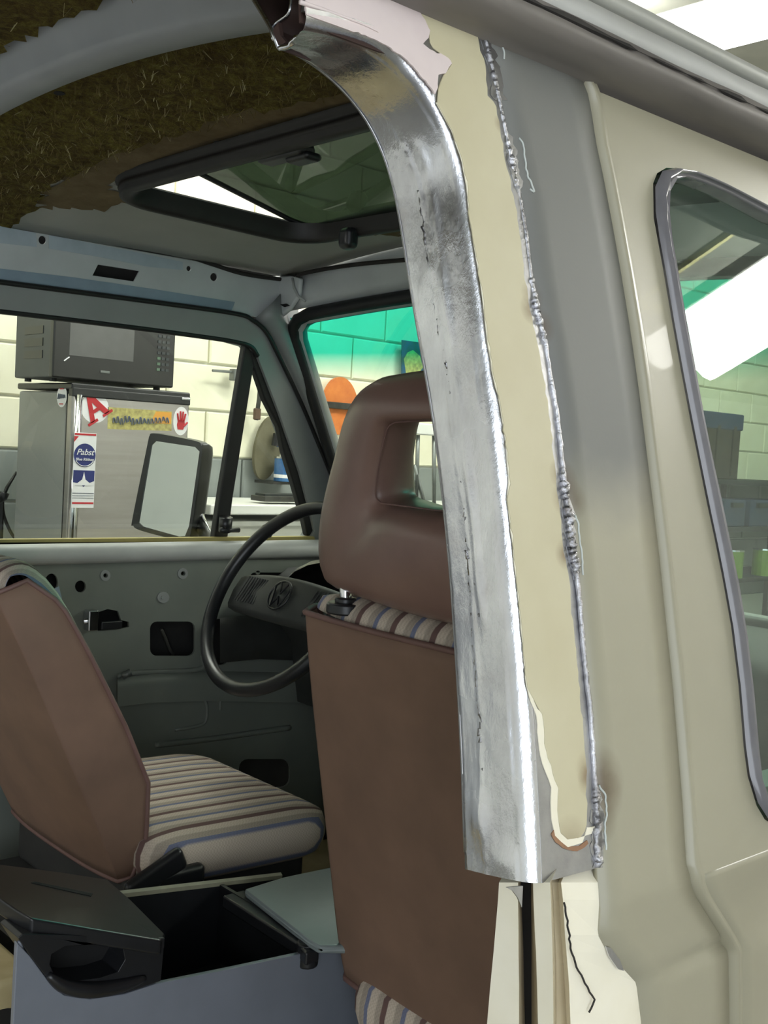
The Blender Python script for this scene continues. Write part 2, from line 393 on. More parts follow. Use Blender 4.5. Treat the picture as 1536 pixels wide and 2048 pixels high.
for k in range(-4, 8):
    z0 = 1.333+.2*k
    for j in range(-4, 14):
        y0 = 1.95+.4*j+(.2 if k % 2 else 0.)
        o = bpy.data.objects.new('block', bw if k >= 0 else bg); o.location = (WX-.022, y0+.004, z0+.004); link(o, wl)
# ceiling: boards between pale T bars, a brown beam
CZ = 3.25
ceil = MB().box((.25, 1.5, CZ+.06), (6.4, 14.4, .1)).build('ceiling', 'ceiling_panel'); tag(ceil, kind='structure', label='grey boarded workshop ceiling with pale T bars')
for i in range(6):
    for j in range(4):
        MB().box((-2.35+.92*i, .1+2.2*j, CZ-.0), (.88, 2.14, .03)).build('ceiling_board', 'ceiling_panel', ceil)
for i in range(7): MB().box((-2.81+.92*i, 2.5, CZ-.02), (.035, 12.5, .03)).build('t_bar', 't_bar', ceil)
for y in (1.2, 3.4, 5.6): MB().box((.25, y, CZ-.03), (6.0, .025, .02)).build('t_bar', 't_bar', ceil)
MB().box((-1.4, 2.0, CZ-.12), (2.6, .14, .2)).build('ceiling_beam', 'beam_brown', ceil)
MB().tube(smooth_curve([(-1.2, 4.2, CZ-.06), (-.9, 4.3, CZ-.12), (-.6, 4.2, CZ-.1), (-.3, 4.35, CZ-.14), (0., 4.2, CZ-.06)], 30), .012, 6).build('ceiling_conduit', 'pole_grey', ceil, smooth=True)
def lamp(c, lx, ly, label, n, along):
    o = empty('ceiling_lamp', (c[0], c[1], c[2]), label, 'lamp', 'fluorescent lamps under the ceiling')
    MB().box((c[0], c[1], c[2]+.05), (lx, ly, .06)).build('housing', 'fixture_white', o, bevel=.01)
    for k in range(n):
        t = (k+.5)/n-.5
        a, b = (np.array([c[0]-lx*.48, c[1]+t*ly, c[2]]), np.array([c[0]+lx*.48, c[1]+t*ly, c[2]])) if along == 'x' else (np.array([c[0]+t*lx, c[1]-ly*.48, c[2]]), np.array([c[0]+t*lx, c[1]+ly*.48, c[2]]))
        w = (ly if along == 'x' else lx)/n*.46
        MB().tube([a, b], w, 12).build('tube', 'tube_light', o, smooth=False)
    for e in (-1, 1):
        p = (c[0]+e*lx*.3, c[1], c[2]+.06) if along == 'x' else (c[0], c[1]+e*ly*.3, c[2]+.06)
        MB().tube([p, (p[0], p[1], CZ)], .006, 6).build('hanger', 'pole_grey', o)
lamp((-.66, 2.90, 3.0), 1.36, .17, 'fluorescent strip lamp above the van gutter at the top right', 1, 'x')
lamp((1.95, 3.66, 3.0), 1.6, .66, 'wide fluorescent lamp reflected in the passenger door glass', 3, 'x')
lamp((-1.6, .6, 3.0), .3, 1.3, 'fluorescent strip lamp above the fridge, beyond the van roof', 1, 'y')

lamp((-1.5, 2.4, 3.0), .3, 1.3, 'fluorescent strip lamp above the workbench, beyond the van roof', 1, 'y')
lamp((-1.3, 5.6, 3.0), .3, 1.3, 'added fluorescent strip lamp, out of view, brightening the far end above the shelving', 1, 'y')  # added out of view to lift the far stretch of block wall
lamp((-1.2, -3.2, 3.0), 1.4, .4, 'added fluorescent lamp, out of view, brightening the rear of the workshop', 2, 'x')  # added out of view so the bare steel jamb mirrors a brighter rear
# ================================================================== the van
van = empty('van', (0, 0, 0), 'beige camper van under repair with a welded bare steel door pillar', 'van')

# ---- front passenger door (closed): upper sheet with window opening, rolled rear edge, lower sheet
DL = [(1163, 158), (1176, 190), (1183, 230), (1191, 285), (1205, 350), (1222, 440), (1240, 540), (1258, 650), (1275, 770), (1290, 890), (1305, 1010), (1318, 1120), (1330, 1240), (1342, 1350), (1353, 1480), (1363, 1600), (1371, 1730), (1381, 1772), (1391, 1795), (1445, 1880), (1456, 1902), (1458, 2048), (1460, 2300)]
dl3 = [side(*p) for p in DL]; dlY = interp(dl3, 1)
WO = [(1536, 426), (1417, 365), (1380, 349), (1348, 338), (1324, 337), (1306, 348), (1298, 368), (1299, 437), (1318, 540), (1335, 640), (1353, 740), (1372, 840), (1388, 920), (1406, 1010), (1420, 1075), (1435, 1150), (1453, 1250), (1468, 1371), (1478, 1492), (1486, 1550), (1504, 1609), (1520, 1636), (1536, 1646)]
WI = [(1536, 443), (1440, 392), (1390, 370), (1365, 362), (1345, 357), (1328, 361), (1316, 376), (1311, 402), (1316, 470), (1332, 560), (1347, 650), (1364, 740), (1382, 840), (1398, 920), (1418, 1010), (1432, 1080), (1449, 1160), (1465, 1260), (1478, 1371), (1487, 1481), (1495, 1555), (1513, 1600), (1525, 1611), (1536, 1613)]
def sp(y, z, off=0.): return np.array([fx(z)-off, y, z])
wo3 = [side(*p) for p in WO]; wi3 = [side(*p, off=.010) for p in WI]
zt, zb = wo3[0][2], wo3[-1][2]
front = [(.50, zb+.005), (.98, zb+.012), (1.02, zb+.03), (1.02, zb+.06), (.80, zt-.06), (.74, zt-.01), (.70, zt+.003), (.45, zt+.003)]
hole = wo3+[sp(y, z) for y, z in front]
hole_in = wi3+[sp(y+dy, z+dz, .010) for (y, z), dy, dz in zip(front, (0, -.01, -.014, -.014, -.014, -.012, -.01, 0), (.01, .01, .008, 0, -.003, -.008, -.01, -.01))]
zs = [z for z in np.linspace(1.708, 1.131, 26)]
outer = [sp(dlY(z)+.007, z) for z in zs]+[sp(1.12, 1.131), sp(1.10, 1.25), sp(.86, 1.60), sp(.80, 1.66), sp(.72, 1.70), sp(.60, 1.708)]
PR = .004                                                             # the door stands proud of the panel
door = mesh('front_door', *plate_geo([[p+EX*PR for p in outer], [p+EX*PR for p in hole]], (-.012, 0, 0)), 'beige', van)
tag(door, label='beige front door with a rubber-sealed window')
rows = []
for z in [1.131, 1.126, 1.118, 1.108, 1.098, 1.085, 1.075, 1.066, 1.058, 1.04, .98, .90, .75, .6, .45]:
    g = -.007*max(0, min(1, (1.122-z)/.02))*max(0, min(1, (z-1.058)/.012))   # belt groove
    a = dlY(z)+.007; rows.append([np.array([fx(z)+PR+g*min(1, t*12), a+(1.12-a)*t, z]) for t in (0, .02, .1, .3, .6, 1.)])
shell('door_lower_skin', rows, (-.012, 0, 0), 'beige', door, smooth=True)
# rolled rear edge of the door
rows = []
for z in np.r_[np.linspace(1.714, 1.15, 60), np.linspace(1.145, 1.03, 40), np.linspace(1.02, .45, 10)]:
    w = .010; y0 = dlY(z)
    rows.append([np.array([fx(z)-.012+(PR+.0135)*math.sin(a)-(.0015 if a > 1.5 else 0), y0+w*(1-math.cos(a)), z]) for a in np.linspace(0, math.pi/2, 8)]+[np.array([fx(z)+PR+.0002, y0+w+.003, z])])
mesh('rolled_edge', *grid(rows), 'beige', door, smooth=True)
# window rubber: grey lip, bright bead
n = 120
ho, hi = resample(hole+hole[:1], n+1)[:-1], resample(hole_in+hole_in[:1], n+1)[:-1]
k0 = min(range(n), key=lambda k: np.linalg.norm(hi[k]-ho[0])); hi = np.roll(hi, -k0, 0)
rr = []
for t, o_ in ((0, .002), (.2, .011), (.45, .010), (.6, .004), (.8, .010), (1., .006), (1., -.012)):
    rr.append([ho[k]*(1-t)+hi[k]*t+EX*(o_+PR) for k in range(n)])
mesh('window_seal', *grid(rr, True), 'seal_grey', door, smooth=True)
mesh('window_glass', *plate_geo([[p-EX*.006 for p in hi]], (-.0001, 0, 0)), 'door_glass', door)
bpy.data.objects['window_glass'].data.materials[0] = M['door_glass']
MB().tube([(fx(1.6)-.02, .70, 1.62), (fx(1.18)-.02, .66, 1.17)], .010, 6).build('vent_window_bar', 'black_rubber', door)
# inner trim strips of this door: top frame and lower panel seen through the glass
plate('inner_panel', [[(.80, .06, 1.14), (.80, 1.05, 1.14), (.83, 1.05, .5), (.83, .06, .5)]], (.03, 0, 0), 'door_grey', door)

# ---- side panel between weld and door
WP = [(962, 60), (972, 80), (985, 130), (1000, 200), (1012, 260), (1027, 330), (1042, 400), (1053, 470), (1063, 550), (1075, 620), (1090, 680), (1103, 760), (1115, 840), (1124, 930), (1131, 1000), (1140, 1080), (1150, 1150), (1160, 1250), (1170, 1350), (1180, 1450), (1187, 1550), (1192, 1620), (1195, 1735), (1198, 1870), (1215, 1902), (1275, 1967), (1285, 2048), (1287, 2300)]
w3 = [side(*p) for p in WP]; wY = interp(w3, 1)
zl = np.r_[np.linspace(1.735, 1.14, 60), np.linspace(1.13, 1.03, 24), np.linspace(1.0, .45, 6)]
rows = []
for z in zl:
    a, b = wY(z), dlY(z)+.004
    g = -.004*math.exp(-((z-1.067)/.006)**2)
    rows.append([np.array([fx(z)+(g if t > .3 else 0), a+(b-a)*t, z]) for t in (0, .25, .5, .75, .97)]+[np.array([fx(z)-.006, b-.002, z]), np.array([fx(z)-.02, b+.002, z])])
sd = shell('side_panel', rows, (-.004, 0, 0), 'panel_paint', van, smooth=True); tag(sd, label='strip of bodywork sprayed with grey primer between weld and door')
# backing behind the door gap
rows = [[np.array([fx(z)-.022, dlY(z)-.01, z]), np.array([fx(z)-.022, dlY(z)+.05, z])] for z in np.linspace(1.75, .45, 60)]
shell('door_jamb', rows, (-.004, 0, 0), 'gutter_dark', van)

# ---- pillar: outer skin (bare steel), cream paint and filler left on it, jamb face, inner sheets
FO = [(614, 50), (690, 65), (753, 85), (800, 115), (835, 153), (870, 198), (900, 250), (922, 310), (938, 380), (950, 470), (962, 560), (972, 650), (983, 740), (992, 830), (1003, 930), (1013, 1030), (1024, 1150), (1034, 1260), (1045, 1380), (1052, 1480), (1058, 1580), (1063, 1680), (1066, 1768)]
LE = [(558, 95), (600, 115), (640, 142), (675, 172), (705, 205), (732, 242), (755, 285), (773, 330), (787, 380), (799, 440), (810, 510), (821, 580), (833, 650), (845, 720), (858, 790), (870, 870), (884, 985), (895, 1090), (904, 1200), (911, 1310), (918, 1420), (924, 1550), (930, 1738)]
ly = [p[1] for p in LE]; lx = [p[0] for p in LE]
LE2 = []
for i, (a, b) in enumerate(zip(LE, FO)):
    if i < 8: LE2.append(a)
    else:
        k = min(1, (i-8)/3); py = a[1]*(1-k)+(b[1]-8-22*max(0, (i-19)/3))*k; LE2.append((float(np.interp(py, ly, lx)), py))
NP = 160
fo = smooth_curve([side(*p) for p in FO], NP); le = smooth_curve([side(*p, off=.06) for p in LE2], NP)
rows = []; NRM = []
for i in range(NP):
    a, b = le[i], fo[i]; d = b-a; s = i/NP
    tang = fo[min(i+1, NP-1)]-fo[max(i-1, 0)]; nrm = np.cross(tang, d); nrm /= np.linalg.norm(nrm)
    if nrm@(CAM-a) < 0: nrm = -nrm
    NRM.append(nrm)
    row = [a-nrm*.006+d*(-.01), a]
    for t in np.linspace(.06, .80, 24):
        h = .0022*math.sin(math.pi*t) + .0007*math.sin(i*.19+t*5)*math.sin(i*.071+1)
        w = t-.36-.02*math.sin(i*.12)                                     # weld ridge along the face
        h += .0010*math.exp(-(w/.03)**2)*(1 if i > 40 else .3)*(.8+.4*math.sin(i*.9)*math.sin(i*.37))
        w2 = t-.52-.02*math.sin(i*.05)
        h += .0021*math.exp(-(w2/.06)**2)*max(0, min(1, (i-44)/8, (126-i)/8))*(.7+.5*math.sin(i*.31)*math.sin(i*.13+1))
        h += .0030*math.exp(-((t-.30)/.16)**2-((i-150)/4.)**2)+.0015*math.exp(-((t-.6)/.2)**2-((i-156)/2.5)**2)
        h += .00012*rng.normal()*(1 if t < .45 else .4)
        row.append(a+d*t+nrm*h)
    inw = np.array([-1, 0, -TUM*0])
    for ang in np.linspace(0, math.pi/2, 10):
        r_ = .011; row.append(b+d/np.linalg.norm(d)*(-r_+r_*math.sin(ang))+nrm*(-r_*(1-math.cos(ang))+.001))
    rows.append(row)
jamb = mesh('pillar_patch', *grid(rows), 'bare_steel', van, smooth=True); tag(jamb, label='bent bare steel repair section with ground weld beads')
# outer skin from the fold to the weld
sk3 = [side(614, -60)]+[fo[i]-NRM[i]*.0085-EX*.0003 for i in range(0, NP, 4)]+[fo[-1]-NRM[-1]*.0085-EX*.0003]+[side(*p) for p in reversed([(q[0]+3, q[1]) for q in WP[:23]])]+[side(960, 20), side(930, -60)]
k_ = .752+TUM*1.714; sk3 = [np.array([k_-TUM*p[2], p[1], p[2]]) for p in sk3]        # all on the skin plane
skin = plate('pillar_skin', [sk3], (-.003, 0, 0), 'ground_steel', jamb)
# rear of the roof rail above the cut: outer side up to the gutter
zz = np.linspace(1.665, 1.735, 8)
# cream paint still on the skin, with a ragged edge
left_edge = [(838, 15), (846, 45), (858, 60), (860, 90), (885, 110), (905, 128), (884, 152), (874, 205), (905, 262), (926, 320), (934, 365), (940, 430), (952, 500), (966, 590), (974, 660), (986, 740), (1002, 810), (1014, 890), (1020, 965), (1016, 1000), (1026, 1080), (1037, 1180), (1047, 1280), (1056, 1380), (1075, 1432), (1078, 1490), (1088, 1530), (1104, 1572), (1104, 1625), (1112, 1672), (1136, 1694), (1166, 1688), (1176, 1655)]
right_edge = [(1175, 1620), (1174, 1550), (1166, 1450), (1157, 1350), (1147, 1250), (1137, 1150), (1126, 1080), (1118, 1000), (1111, 930), (1101, 840), (1089, 760), (1076, 680), (1060, 620), (1050, 550), (1041, 470), (1030, 400), (1014, 330), (1002, 265), (992, 205), (975, 190), (972, 130), (962, 100), (956, 72)]
le_c = [((x+12 if 1430 < y < 1640 else x+(8 if y >= 1640 and x < 1130 else 0)), (y-13 if y > 1660 else y)) for x, y in left_edge[:-1]]+[(1174, 1650)]
cp = ragged(le_c, 1.1, 15)+ragged(right_edge, 1.1, 15)
plate('cream_paint', [[side(*p, off=-.0011) for p in cp]], (-.0012, 0, 0), 'cream_heat', jamb, bevel=.0004, seg=1)
lr = ragged(left_edge[7:], .6, 16)
rim_ = [(p[0]-1.5, p[1]) for p in lr]+[((p[0]+(5 if p[1] < 1430 else 17)), p[1]-(18 if p[1] > 1668 else 0)) for p in reversed(lr)]
plate('primer_edge', [[side(*p, off=-.0006) for p in rim_]], (-.0007, 0, 0), 'cream_bright', jamb)
rust = [(1108, 1660), (1118, 1680), (1138, 1693), (1160, 1692), (1176, 1680), (1178, 1687), (1162, 1701), (1136, 1701), (1114, 1688), (1103, 1668)]
mat('rust', (160, 122, 92), (132, 98, 74), rough=.8, scale=60)
plate('rust_edge', [[side(*p, off=-.0005) for p in ragged(rust, .8, 9)]], (-.0006, 0, 0), 'rust', jamb)
mat('torn_paint', (204, 209, 204), (188, 193, 188), rough=.6, scale=60)
for l in ([(1038, 276), (1046, 286), (1050, 306), (1052, 332), (1058, 356), (1066, 376), (1068, 386), (1060, 378)], [(1004, 92), (1009, 100), (1008, 118)], [(1198, 1570), (1212, 1592), (1213, 1620), (1210, 1660), (1212, 1700)], [(1150, 1030), (1156, 1050), (1160, 1080), (1165, 1120), (1166, 1150)]):
    MB().tube(smooth_curve([side(*p, off=-.0006) for p in ragged(l, .8, 8)], 30), .0008, 5).build('torn_paint', 'torn_paint', jamb, smooth=True)
# pinkish filler around the bend
fil = [(614, 30), (612, -60), (800, -60), (806, 0), (833, 14), (852, 40), (861, 60), (858, 76), (847, 88), (872, 105), (888, 109), (906, 124), (892, 148), (877, 149), (877, 172), (871, 190), (866, 180), (842, 150), (806, 112), (757, 80), (692, 58)]
plate('body_filler', [[side(*p, off=-.0016) for p in ragged(fil, .9)]], (-.0017, 0, 0), 'filler', jamb, bevel=.0005, seg=1)
gro = smooth_curve([side(*p, off=-.002) for p in [(600, 4), (660, 24), (720, 46), (757, 64)]], 20)
MB().tube(gro, np.linspace(.0016, .0003, 20), 6).build('drip_crease', 'filler', jamb, smooth=True)
rail = [(-.9, 1.70)]
# folded flange along the fold on the outside
# sheets inside the sawn-off rail: inner wall, S-shaped middle sheet, dark oxide primer
ci = [Y(558, 96, -.262), Y(545, 62, -.262), Y(528, 32, -.262), Y(508, 0, -.262), Y(496, -40, -.262), Y(490, -90, -.262)]
def forward(p, k): p = np.array(p); return np.array([p[0]-.05*k*k, p[1]+.20*k, p[2]+.0*k])
shell('rail_inner_wall', [[forward(p, k) for p in ci] for k in np.linspace(0, 1, 6)], (-.0025, 0, 0), 'oxide_red', jamb, smooth=True)
cs = smooth_curve([Y(548, 80, -.259), Y(543, 62, -.259), Y(553, 46, -.258), Y(575, 30, -.257), Y(582, 10, -.257), Y(583, -30, -.256), Y(580, -80, -.256)], 20)
shell('rail_middle_sheet', [[p+EY*.2*k for p in cs] for k in np.linspace(0, 1, 5)], (.002, 0, 0), 'oxide_red', jamb, smooth=True)
MB().tube(cs, .0014, 6).build('sawn_edge', 'bare_steel', jamb, smooth=True)
MB().tube(ci, .0016, 6).build('sawn_edge', 'bare_steel', jamb, smooth=True)
co = [side(614, 40)-EX*.004, side(613, 10)-EX*.004, side(611, -60)-EX*.004]
shell('rail_outer_wall', [[np.array(p)+EY*.10*k-EX*.002 for p in co] for k in np.linspace(0, 1, 4)], (-.002, 0, 0), 'oxide_red', jamb)
mesh('rail_back', *grid([[forward(p, .95)+EX*.0 for p in ci], [np.array([.75, -.07, p[2]]) for p in ci]]), 'hole_black', jamb)
lip = smooth_curve([Y(614, 48, -.268), Y(612, 64, -.266), Y(600, 72, -.264), Y(588, 80, -.263), Y(578, 92, -.262), Y(558, 96, -.262)], 24)
MB().tube(lip, .0016+.0008*rng.random(24), 6).build('sawn_edge', 'bare_steel', jamb, smooth=True)
plate('weld_tab', [[Y(*p, -.263) for p in [(546, 60), (556, 44), (560, 70), (572, 84), (556, 94), (548, 84)]]], (0, .003, 0), 'oxide_red', jamb)
# back (inner) side of the pillar
rows = [[le[i]-EX*.001, le[i]+np.array([-.004, .05, 0]), le[i]+np.array([.0, .12, 0]), np.array([fx(le[i][2])-.012, wY(min(le[i][2], 1.72))+.06, le[i][2]])] for i in range(0, NP, 4)]
shell('pillar_inner', rows, (.002, 0, 0), 'ground_steel', jamb, smooth=True)
# weld bead along the joint
pts = smooth_curve([side(*p, off=-.0005) for p in WP[1:23]], 420); pr = []
zz_ = [side(0*1+1000, 0)[2]]
lump = [(95, 205, .0035), (275, 385, .0040), (545, 690, .0044), (940, 1170, .0046), (1560, 1740, .0042)]
for i, p in enumerate(pts):
    # lumps where the torch dwelt, thin and neat between them
    d = p-CAM; py = 1024-FPX*(d@CU)/(d@CV); r_ = .0018
    for a, b, k in lump:
        e = max(0, min(1, (py-a)/25, (b-py)/25)); r_ += k*e*(.65+.3*math.sin(i*.5)+.2*rng.normal())*.36
    pr.append(max(.0013, r_*(1+(.12 if r_ > .0022 else .04)*rng.normal())))
jit = np.cumsum(rng.normal(0, .00012, (len(pts), 3)), 0); jit -= np.linspace(0, 1, len(pts))[:, None]*jit[-1]
v, f = tube_geo(pts+jit*.6+rng.normal(0, 1, pts.shape)*np.where(np.array(pr) > .0022, .0006, .00012)[:, None], np.array(pr), 10)
mesh('weld_bead', v, f, 'weld_steel', jamb, smooth=True)
for (a, b) in ((1, 4), (21, 23)):
    pp = [(q[0]-9+random.uniform(-3, 3), q[1]) for q in ragged(WP[a:b], 2, 9)]+[(q[0]+13+random.uniform(-4, 4), q[1]) for q in reversed(ragged(WP[a:b], 2, 9))]
    plate('ground_spot', [[side(*p, off=-.0004) for p in pp]], (-.0005, 0, 0), 'ground_steel', jamb)
for (y0, y1) in ((262, 385), (930, 1160), (1555, 1735)):
    q0 = [(np.interp(y, [p[1] for p in WP], [p[0] for p in WP]), y) for y in np.linspace(y0, y1, 18)]
    tw = lambda b: (math.sin(math.pi*min(.97, max(.03, (b-y0)/(y1-y0)))))**.5
    pp = [(a-random.uniform(6, 10)*tw(b), b) for a, b in q0]+[(a+random.uniform(8, 19)*tw(b), b+random.uniform(-3, 3)) for a, b in reversed(q0)]
    plate('ground_spot', [[side(*p, off=-.0004) for p in pp]], (-.0005, 0, 0), 'ground_steel', jamb)
# bead down the jamb face
for (t0, i0, i1, r0) in ((.36, 44, 152, .0010), (.50, 84, 124, .0012)):
    path, ra = [], []
    for i in range(i0, i1):
        a, b = le[i], fo[i]; tang = fo[min(i+1, NP-1)]-fo[i-1]; nrm = np.cross(tang, b-a); nrm /= np.linalg.norm(nrm)
        if nrm@(CAM-a) < 0: nrm = -nrm
        for h in (0, .5):
            path.append(a+(b-a)*(t0+.025*math.sin(i*.11+t0*9)+.012*rng.normal())+nrm*.0012); ra.append(r0*(.8+.5*abs(rng.normal())*(1 if rng.random() > .3 else 0)))
    v, f = tube_geo(path, np.array(ra), 7); mesh('jamb_bead', v, f, 'weld_steel', jamb, smooth=True)

# ---- lower jamb below the patch: cream, grooved
pl_y = -.160
def jrow(pys, fn): return [fn(px, py) for px, py in pys]
cols = {1735: (1000, 1036, 1042, 1061, 1064, 1098, 1102, 1114, 1119, 1195), 1765: (998, 1036, 1042, 1062, 1066, 1100, 1104, 1116, 1122, 1196), 1800: (996, 1036, 1043, 1062, 1067, 1102, 1107, 1118, 1126, 1198), 1870: (990, 1037, 1046, 1063, 1070, 1104, 1110, 1122, 1130, 1199), 1905: (987, 1037, 1047, 1063, 1072, 1105, 1112, 1125, 1133, 1217), 1967: (981, 1038, 1048, 1063, 1074, 1106, 1113, 1129, 1138, 1277), 2048: (974, 1038, 1050, 1063, 1076, 1107, 1113, 1133, 1141, 1286), 2300: (955, 1040, 1052, 1064, 1078, 1108, 1114, 1136, 1145, 1290)}
rows = []
for py, c in sorted(cols.items()):
    r_ = []
    for k, px in enumerate(c):
        if k < 2: r_.append(Y(px, py, pl_y-.006))
        elif k in (2, 3): r_.append(Y(px, py, pl_y+.022))
        elif k in (4, 5): r_.append(Y(px, py, pl_y))
        elif k in (6, 7): r_.append(side(px, py, off=.014))
        else: r_.append(side(px, py, off=.004 if k == 8 else .001))
    if py == 1735: r_ = [p+np.array([-.012, .03, 0]) for p in r_]      # tucked up behind the patch
    rows.append(r_)
v, f = grid(rows); o = mesh('lower_jamb', v, f, 'cream_bright', van); tag(o, label='bright cream lower door jamb with grooves')
o.data.materials.append(M['tan_groove']); o.data.materials.append(M['sealant_black']); o.data.materials.append(M['cream'])
for p in o.data.polygons:
    k = p.index % 9
    p.material_index = {0: 0, 1: 1, 2: 2, 3: 1, 4: 0, 5: 1, 6: 1, 7: 0, 8: 0}[k]
crack = [side(*p, off=-.0002) for p in ragged([(1128, 1805), (1136, 1850), (1143, 1905), (1160, 1945), (1175, 1975), (1190, 2000), (1178, 2025)], 1.2, 9)]
MB().tube(crack, .0007, 5).build('sealant_crack', 'sealant_black', o)
chip = [(1212, 1893), (1222, 1896), (1240, 1920), (1248, 1942), (1236, 1938), (1218, 1912)]
plate('paint_chip', [[side(*p, off=-.0012) for p in chip]], (-.001, 0, 0), 'bare_steel', o)
plate('paint_chip', [[side(*p, off=-.0006) for p in [(1013, 1775), (1046, 1772), (1044, 1815), (1036, 1796), (1026, 1782)]]], (-.001, 0, 0), 'ground_steel', o)

# ---- rain gutter along the roof edge
prof = [(.742, 1.700), (.752, 1.7135), (.768, 1.714), (.785, 1.7185), (.790, 1.724), (.7905, 1.730), (.784, 1.7335), (.7835, 1.736), (.7885, 1.7375), (.7865, 1.748), (.781, 1.757), (.772, 1.760), (.766, 1.752), (.752, 1.748), (.742, 1.77), (.72, 1.80)]
ys = np.linspace(-1.6, .95, 120); rows = [[np.array([x+.0006*math.sin(y*40+i), y, z+.0005*math.sin(y*23+i*2)]) for i, (x, z) in enumerate(prof)] for y in ys]
v, f = grid(rows); gut = mesh('rain_gutter', v, f, 'gutter_dark', van, smooth=True); tag(gut, label='grey rain gutter with cracked black sealant')
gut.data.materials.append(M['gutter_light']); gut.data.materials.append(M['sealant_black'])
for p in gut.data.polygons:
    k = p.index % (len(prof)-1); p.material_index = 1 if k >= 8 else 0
path = [np.array([.7855, y, 1.7355]) for y in np.linspace(-.35, .7, 160)]
MB().tube(path, np.clip(.0010+.0014*np.interp(np.arange(160), np.arange(0, 160, 3), rng.normal(size=54)), .0002, .0034), 6).build('gutter_sealant', 'sealant_black', gut)

# ---- roof: crowned skin with the sunroof hole, rib, felt
def zr(x, y):
    zc = 1.868-.018*min(1, max(0, (y+.05)/.25))-.016*max(0, (y-.2)/.6); return zc-(zc-1.788)*abs(x/.735)**2.3
SX, SY0, SY1 = .415, .215, .63
xs = sorted(set(np.round(np.r_[np.linspace(-.735, .735, 29), [-SX, SX]], 4))); ysr = sorted(set(np.round(np.r_[np.linspace(-1.5, .83, 40), [SY0, SY1]], 4)))
vi = {}; V_ = []; F_ = []
def vid(i, j):
    if (i, j) not in vi: vi[i, j] = len(V_); V_.append((xs[i], ysr[j], zr(xs[i], ysr[j])))
    return vi[i, j]
for i in range(len(xs)-1):
    for j in range(len(ysr)-1):
        cx, cy = (xs[i]+xs[i+1])/2, (ysr[j]+ysr[j+1])/2
        if abs(cx) < SX and SY0 < cy < SY1: continue
        F_.append((vid(i, j), vid(i+1, j), vid(i+1, j+1), vid(i, j+1)))
roof = mesh('roof', V_, F_, 'roof_grey', van, smooth=True); tag(roof, label='bare inside of the van roof with glued felt')
s_ = roof.modifiers.new('solid', 'SOLIDIFY'); s_.thickness = .012; s_.offset = 1
# make sure thickness grows upward
if roof.data.polygons[0].normal.z < 0: roof.data.flip_normals()
rows = []
for x in np.linspace(-.73, .73, 40):
    zb_ = 1.824-.16*x*x
    zt_ = zr(x, -.08)+.004
    rows.append([np.array([x, y, z]) for y, z in ((-.165, zt_), (-.150, zt_-.008), (-.142, zb_+.008), (-.136, zb_), (-.100, zb_), (-.092, zb_+.006), (-.084, zt_-.010), (-.066, zt_))])
rib = mesh('roof_rib', *grid(rows), 'rib_grey', van, smooth=True)
for x, y in ((-.245, -.115), (-.155, -.115), (.02, -.09)):
    z = 1.824-.16*x*x; plate('rivet_hole', circ((x, y, z-.0012), .008, EX, EY*.8, 12), (0, 0, .001), 'hole_black', rib)
def felt(name, poly, m, t):
    # polygon in plan, triangulated finely by clipping a grid
    from mathutils.geometry import intersect_point_tri_2d
    P2 = np.array(poly); x0, y0 = P2.min(0); x1, y1 = P2.max(0); st = .016; vv = []; ff = []; idx = {}
    def inside(x, y):
        c = False; j = len(P2)-1
        for i in range(len(P2)):
            if (P2[i][1] > y) != (P2[j][1] > y) and x < (P2[j][0]-P2[i][0])*(y-P2[i][1])/(P2[j][1]-P2[i][1])+P2[i][0]: c = not c
            j = i
        return c
    def vv_(i, j):
        if (i, j) not in idx:
            x, y = x0+i*st+rng.normal(0, .003), y0+j*st+rng.normal(0, .003); idx[i, j] = len(vv); vv.append((x, y, zr(x, y)-t*(.6+.8*rng.random())))
        return idx[i, j]
    for i in range(int((x1-x0)/st)+1):
        for j in range(int((y1-y0)/st)+1):
            if inside(x0+(i+.5)*st, y0+(j+.5)*st): ff.append((vv_(i, j), vv_(i+1, j), vv_(i+1, j+1), vv_(i, j+1)))
    return mesh(name, vv, ff, m, roof, smooth=True)
fe = felt('felt_insulation', [(.69, -.06), (-.60, -.06), (-.70, .0), (-.70, .16), (-.62, .17), (-.50, .135), (-.30, .125), (0, .135), (.3, .15), (.69, .16)], 'felt', .012)
felt('felt_insulation', [(.69, -.165), (-.70, -.165), (-.70, -1.2), (.69, -1.2)], 'felt', .012)
felt('felt_residue', [(.66, .17), (.3, .15), (0, .135), (-.30, .125), (-.50, .135), (-.60, .17), (-.56, .26), (-.44, .29), (-.43, .20), (.43, .20), (.6, .24)], 'felt_thin', .002)
felt('felt_residue', [(-.40, .655), (-.1, .65), (.4, .65), (.5, .69), (.1, .70), (-.22, .72), (-.30, .76), (-.34, .72)], 'felt_thin', .002)
fib = MB(); fib2 = MB()
for k in range(2200):
    x = random.uniform(-.66, .62); y = random.uniform(-.05, .13); z = zr(x, y)-.016
    if k % 5 == 0: y = random.uniform(-.5, -.17); z = zr(x, y)-.016
    a = random.uniform(0, 6.28); l = random.uniform(.004, .013); w = .00045
    p0 = np.array([x, y, z]); d = np.array([math.cos(a), math.sin(a), 0]); s2 = np.array([-d[1], d[0], 0])
    p1 = p0+d*l*.5+s2*random.uniform(-1.1, 1.1)*l+EZ*-random.uniform(.002, .012); p2 = p0+d*l+EZ*-random.uniform(0, .006)
    (fib2 if k % 9 == 1 else fib).add([p0-s2*w, p0+s2*w, p1+s2*w, p1-s2*w, p2+s2*w, p2-s2*w], [(0, 1, 2, 3), (3, 2, 4, 5)])
tag(fib.build('felt_fibres', 'fibre', roof), kind='stuff'); tag(fib2.build('felt_fibres', 'fibre_pale', roof), kind='stuff')

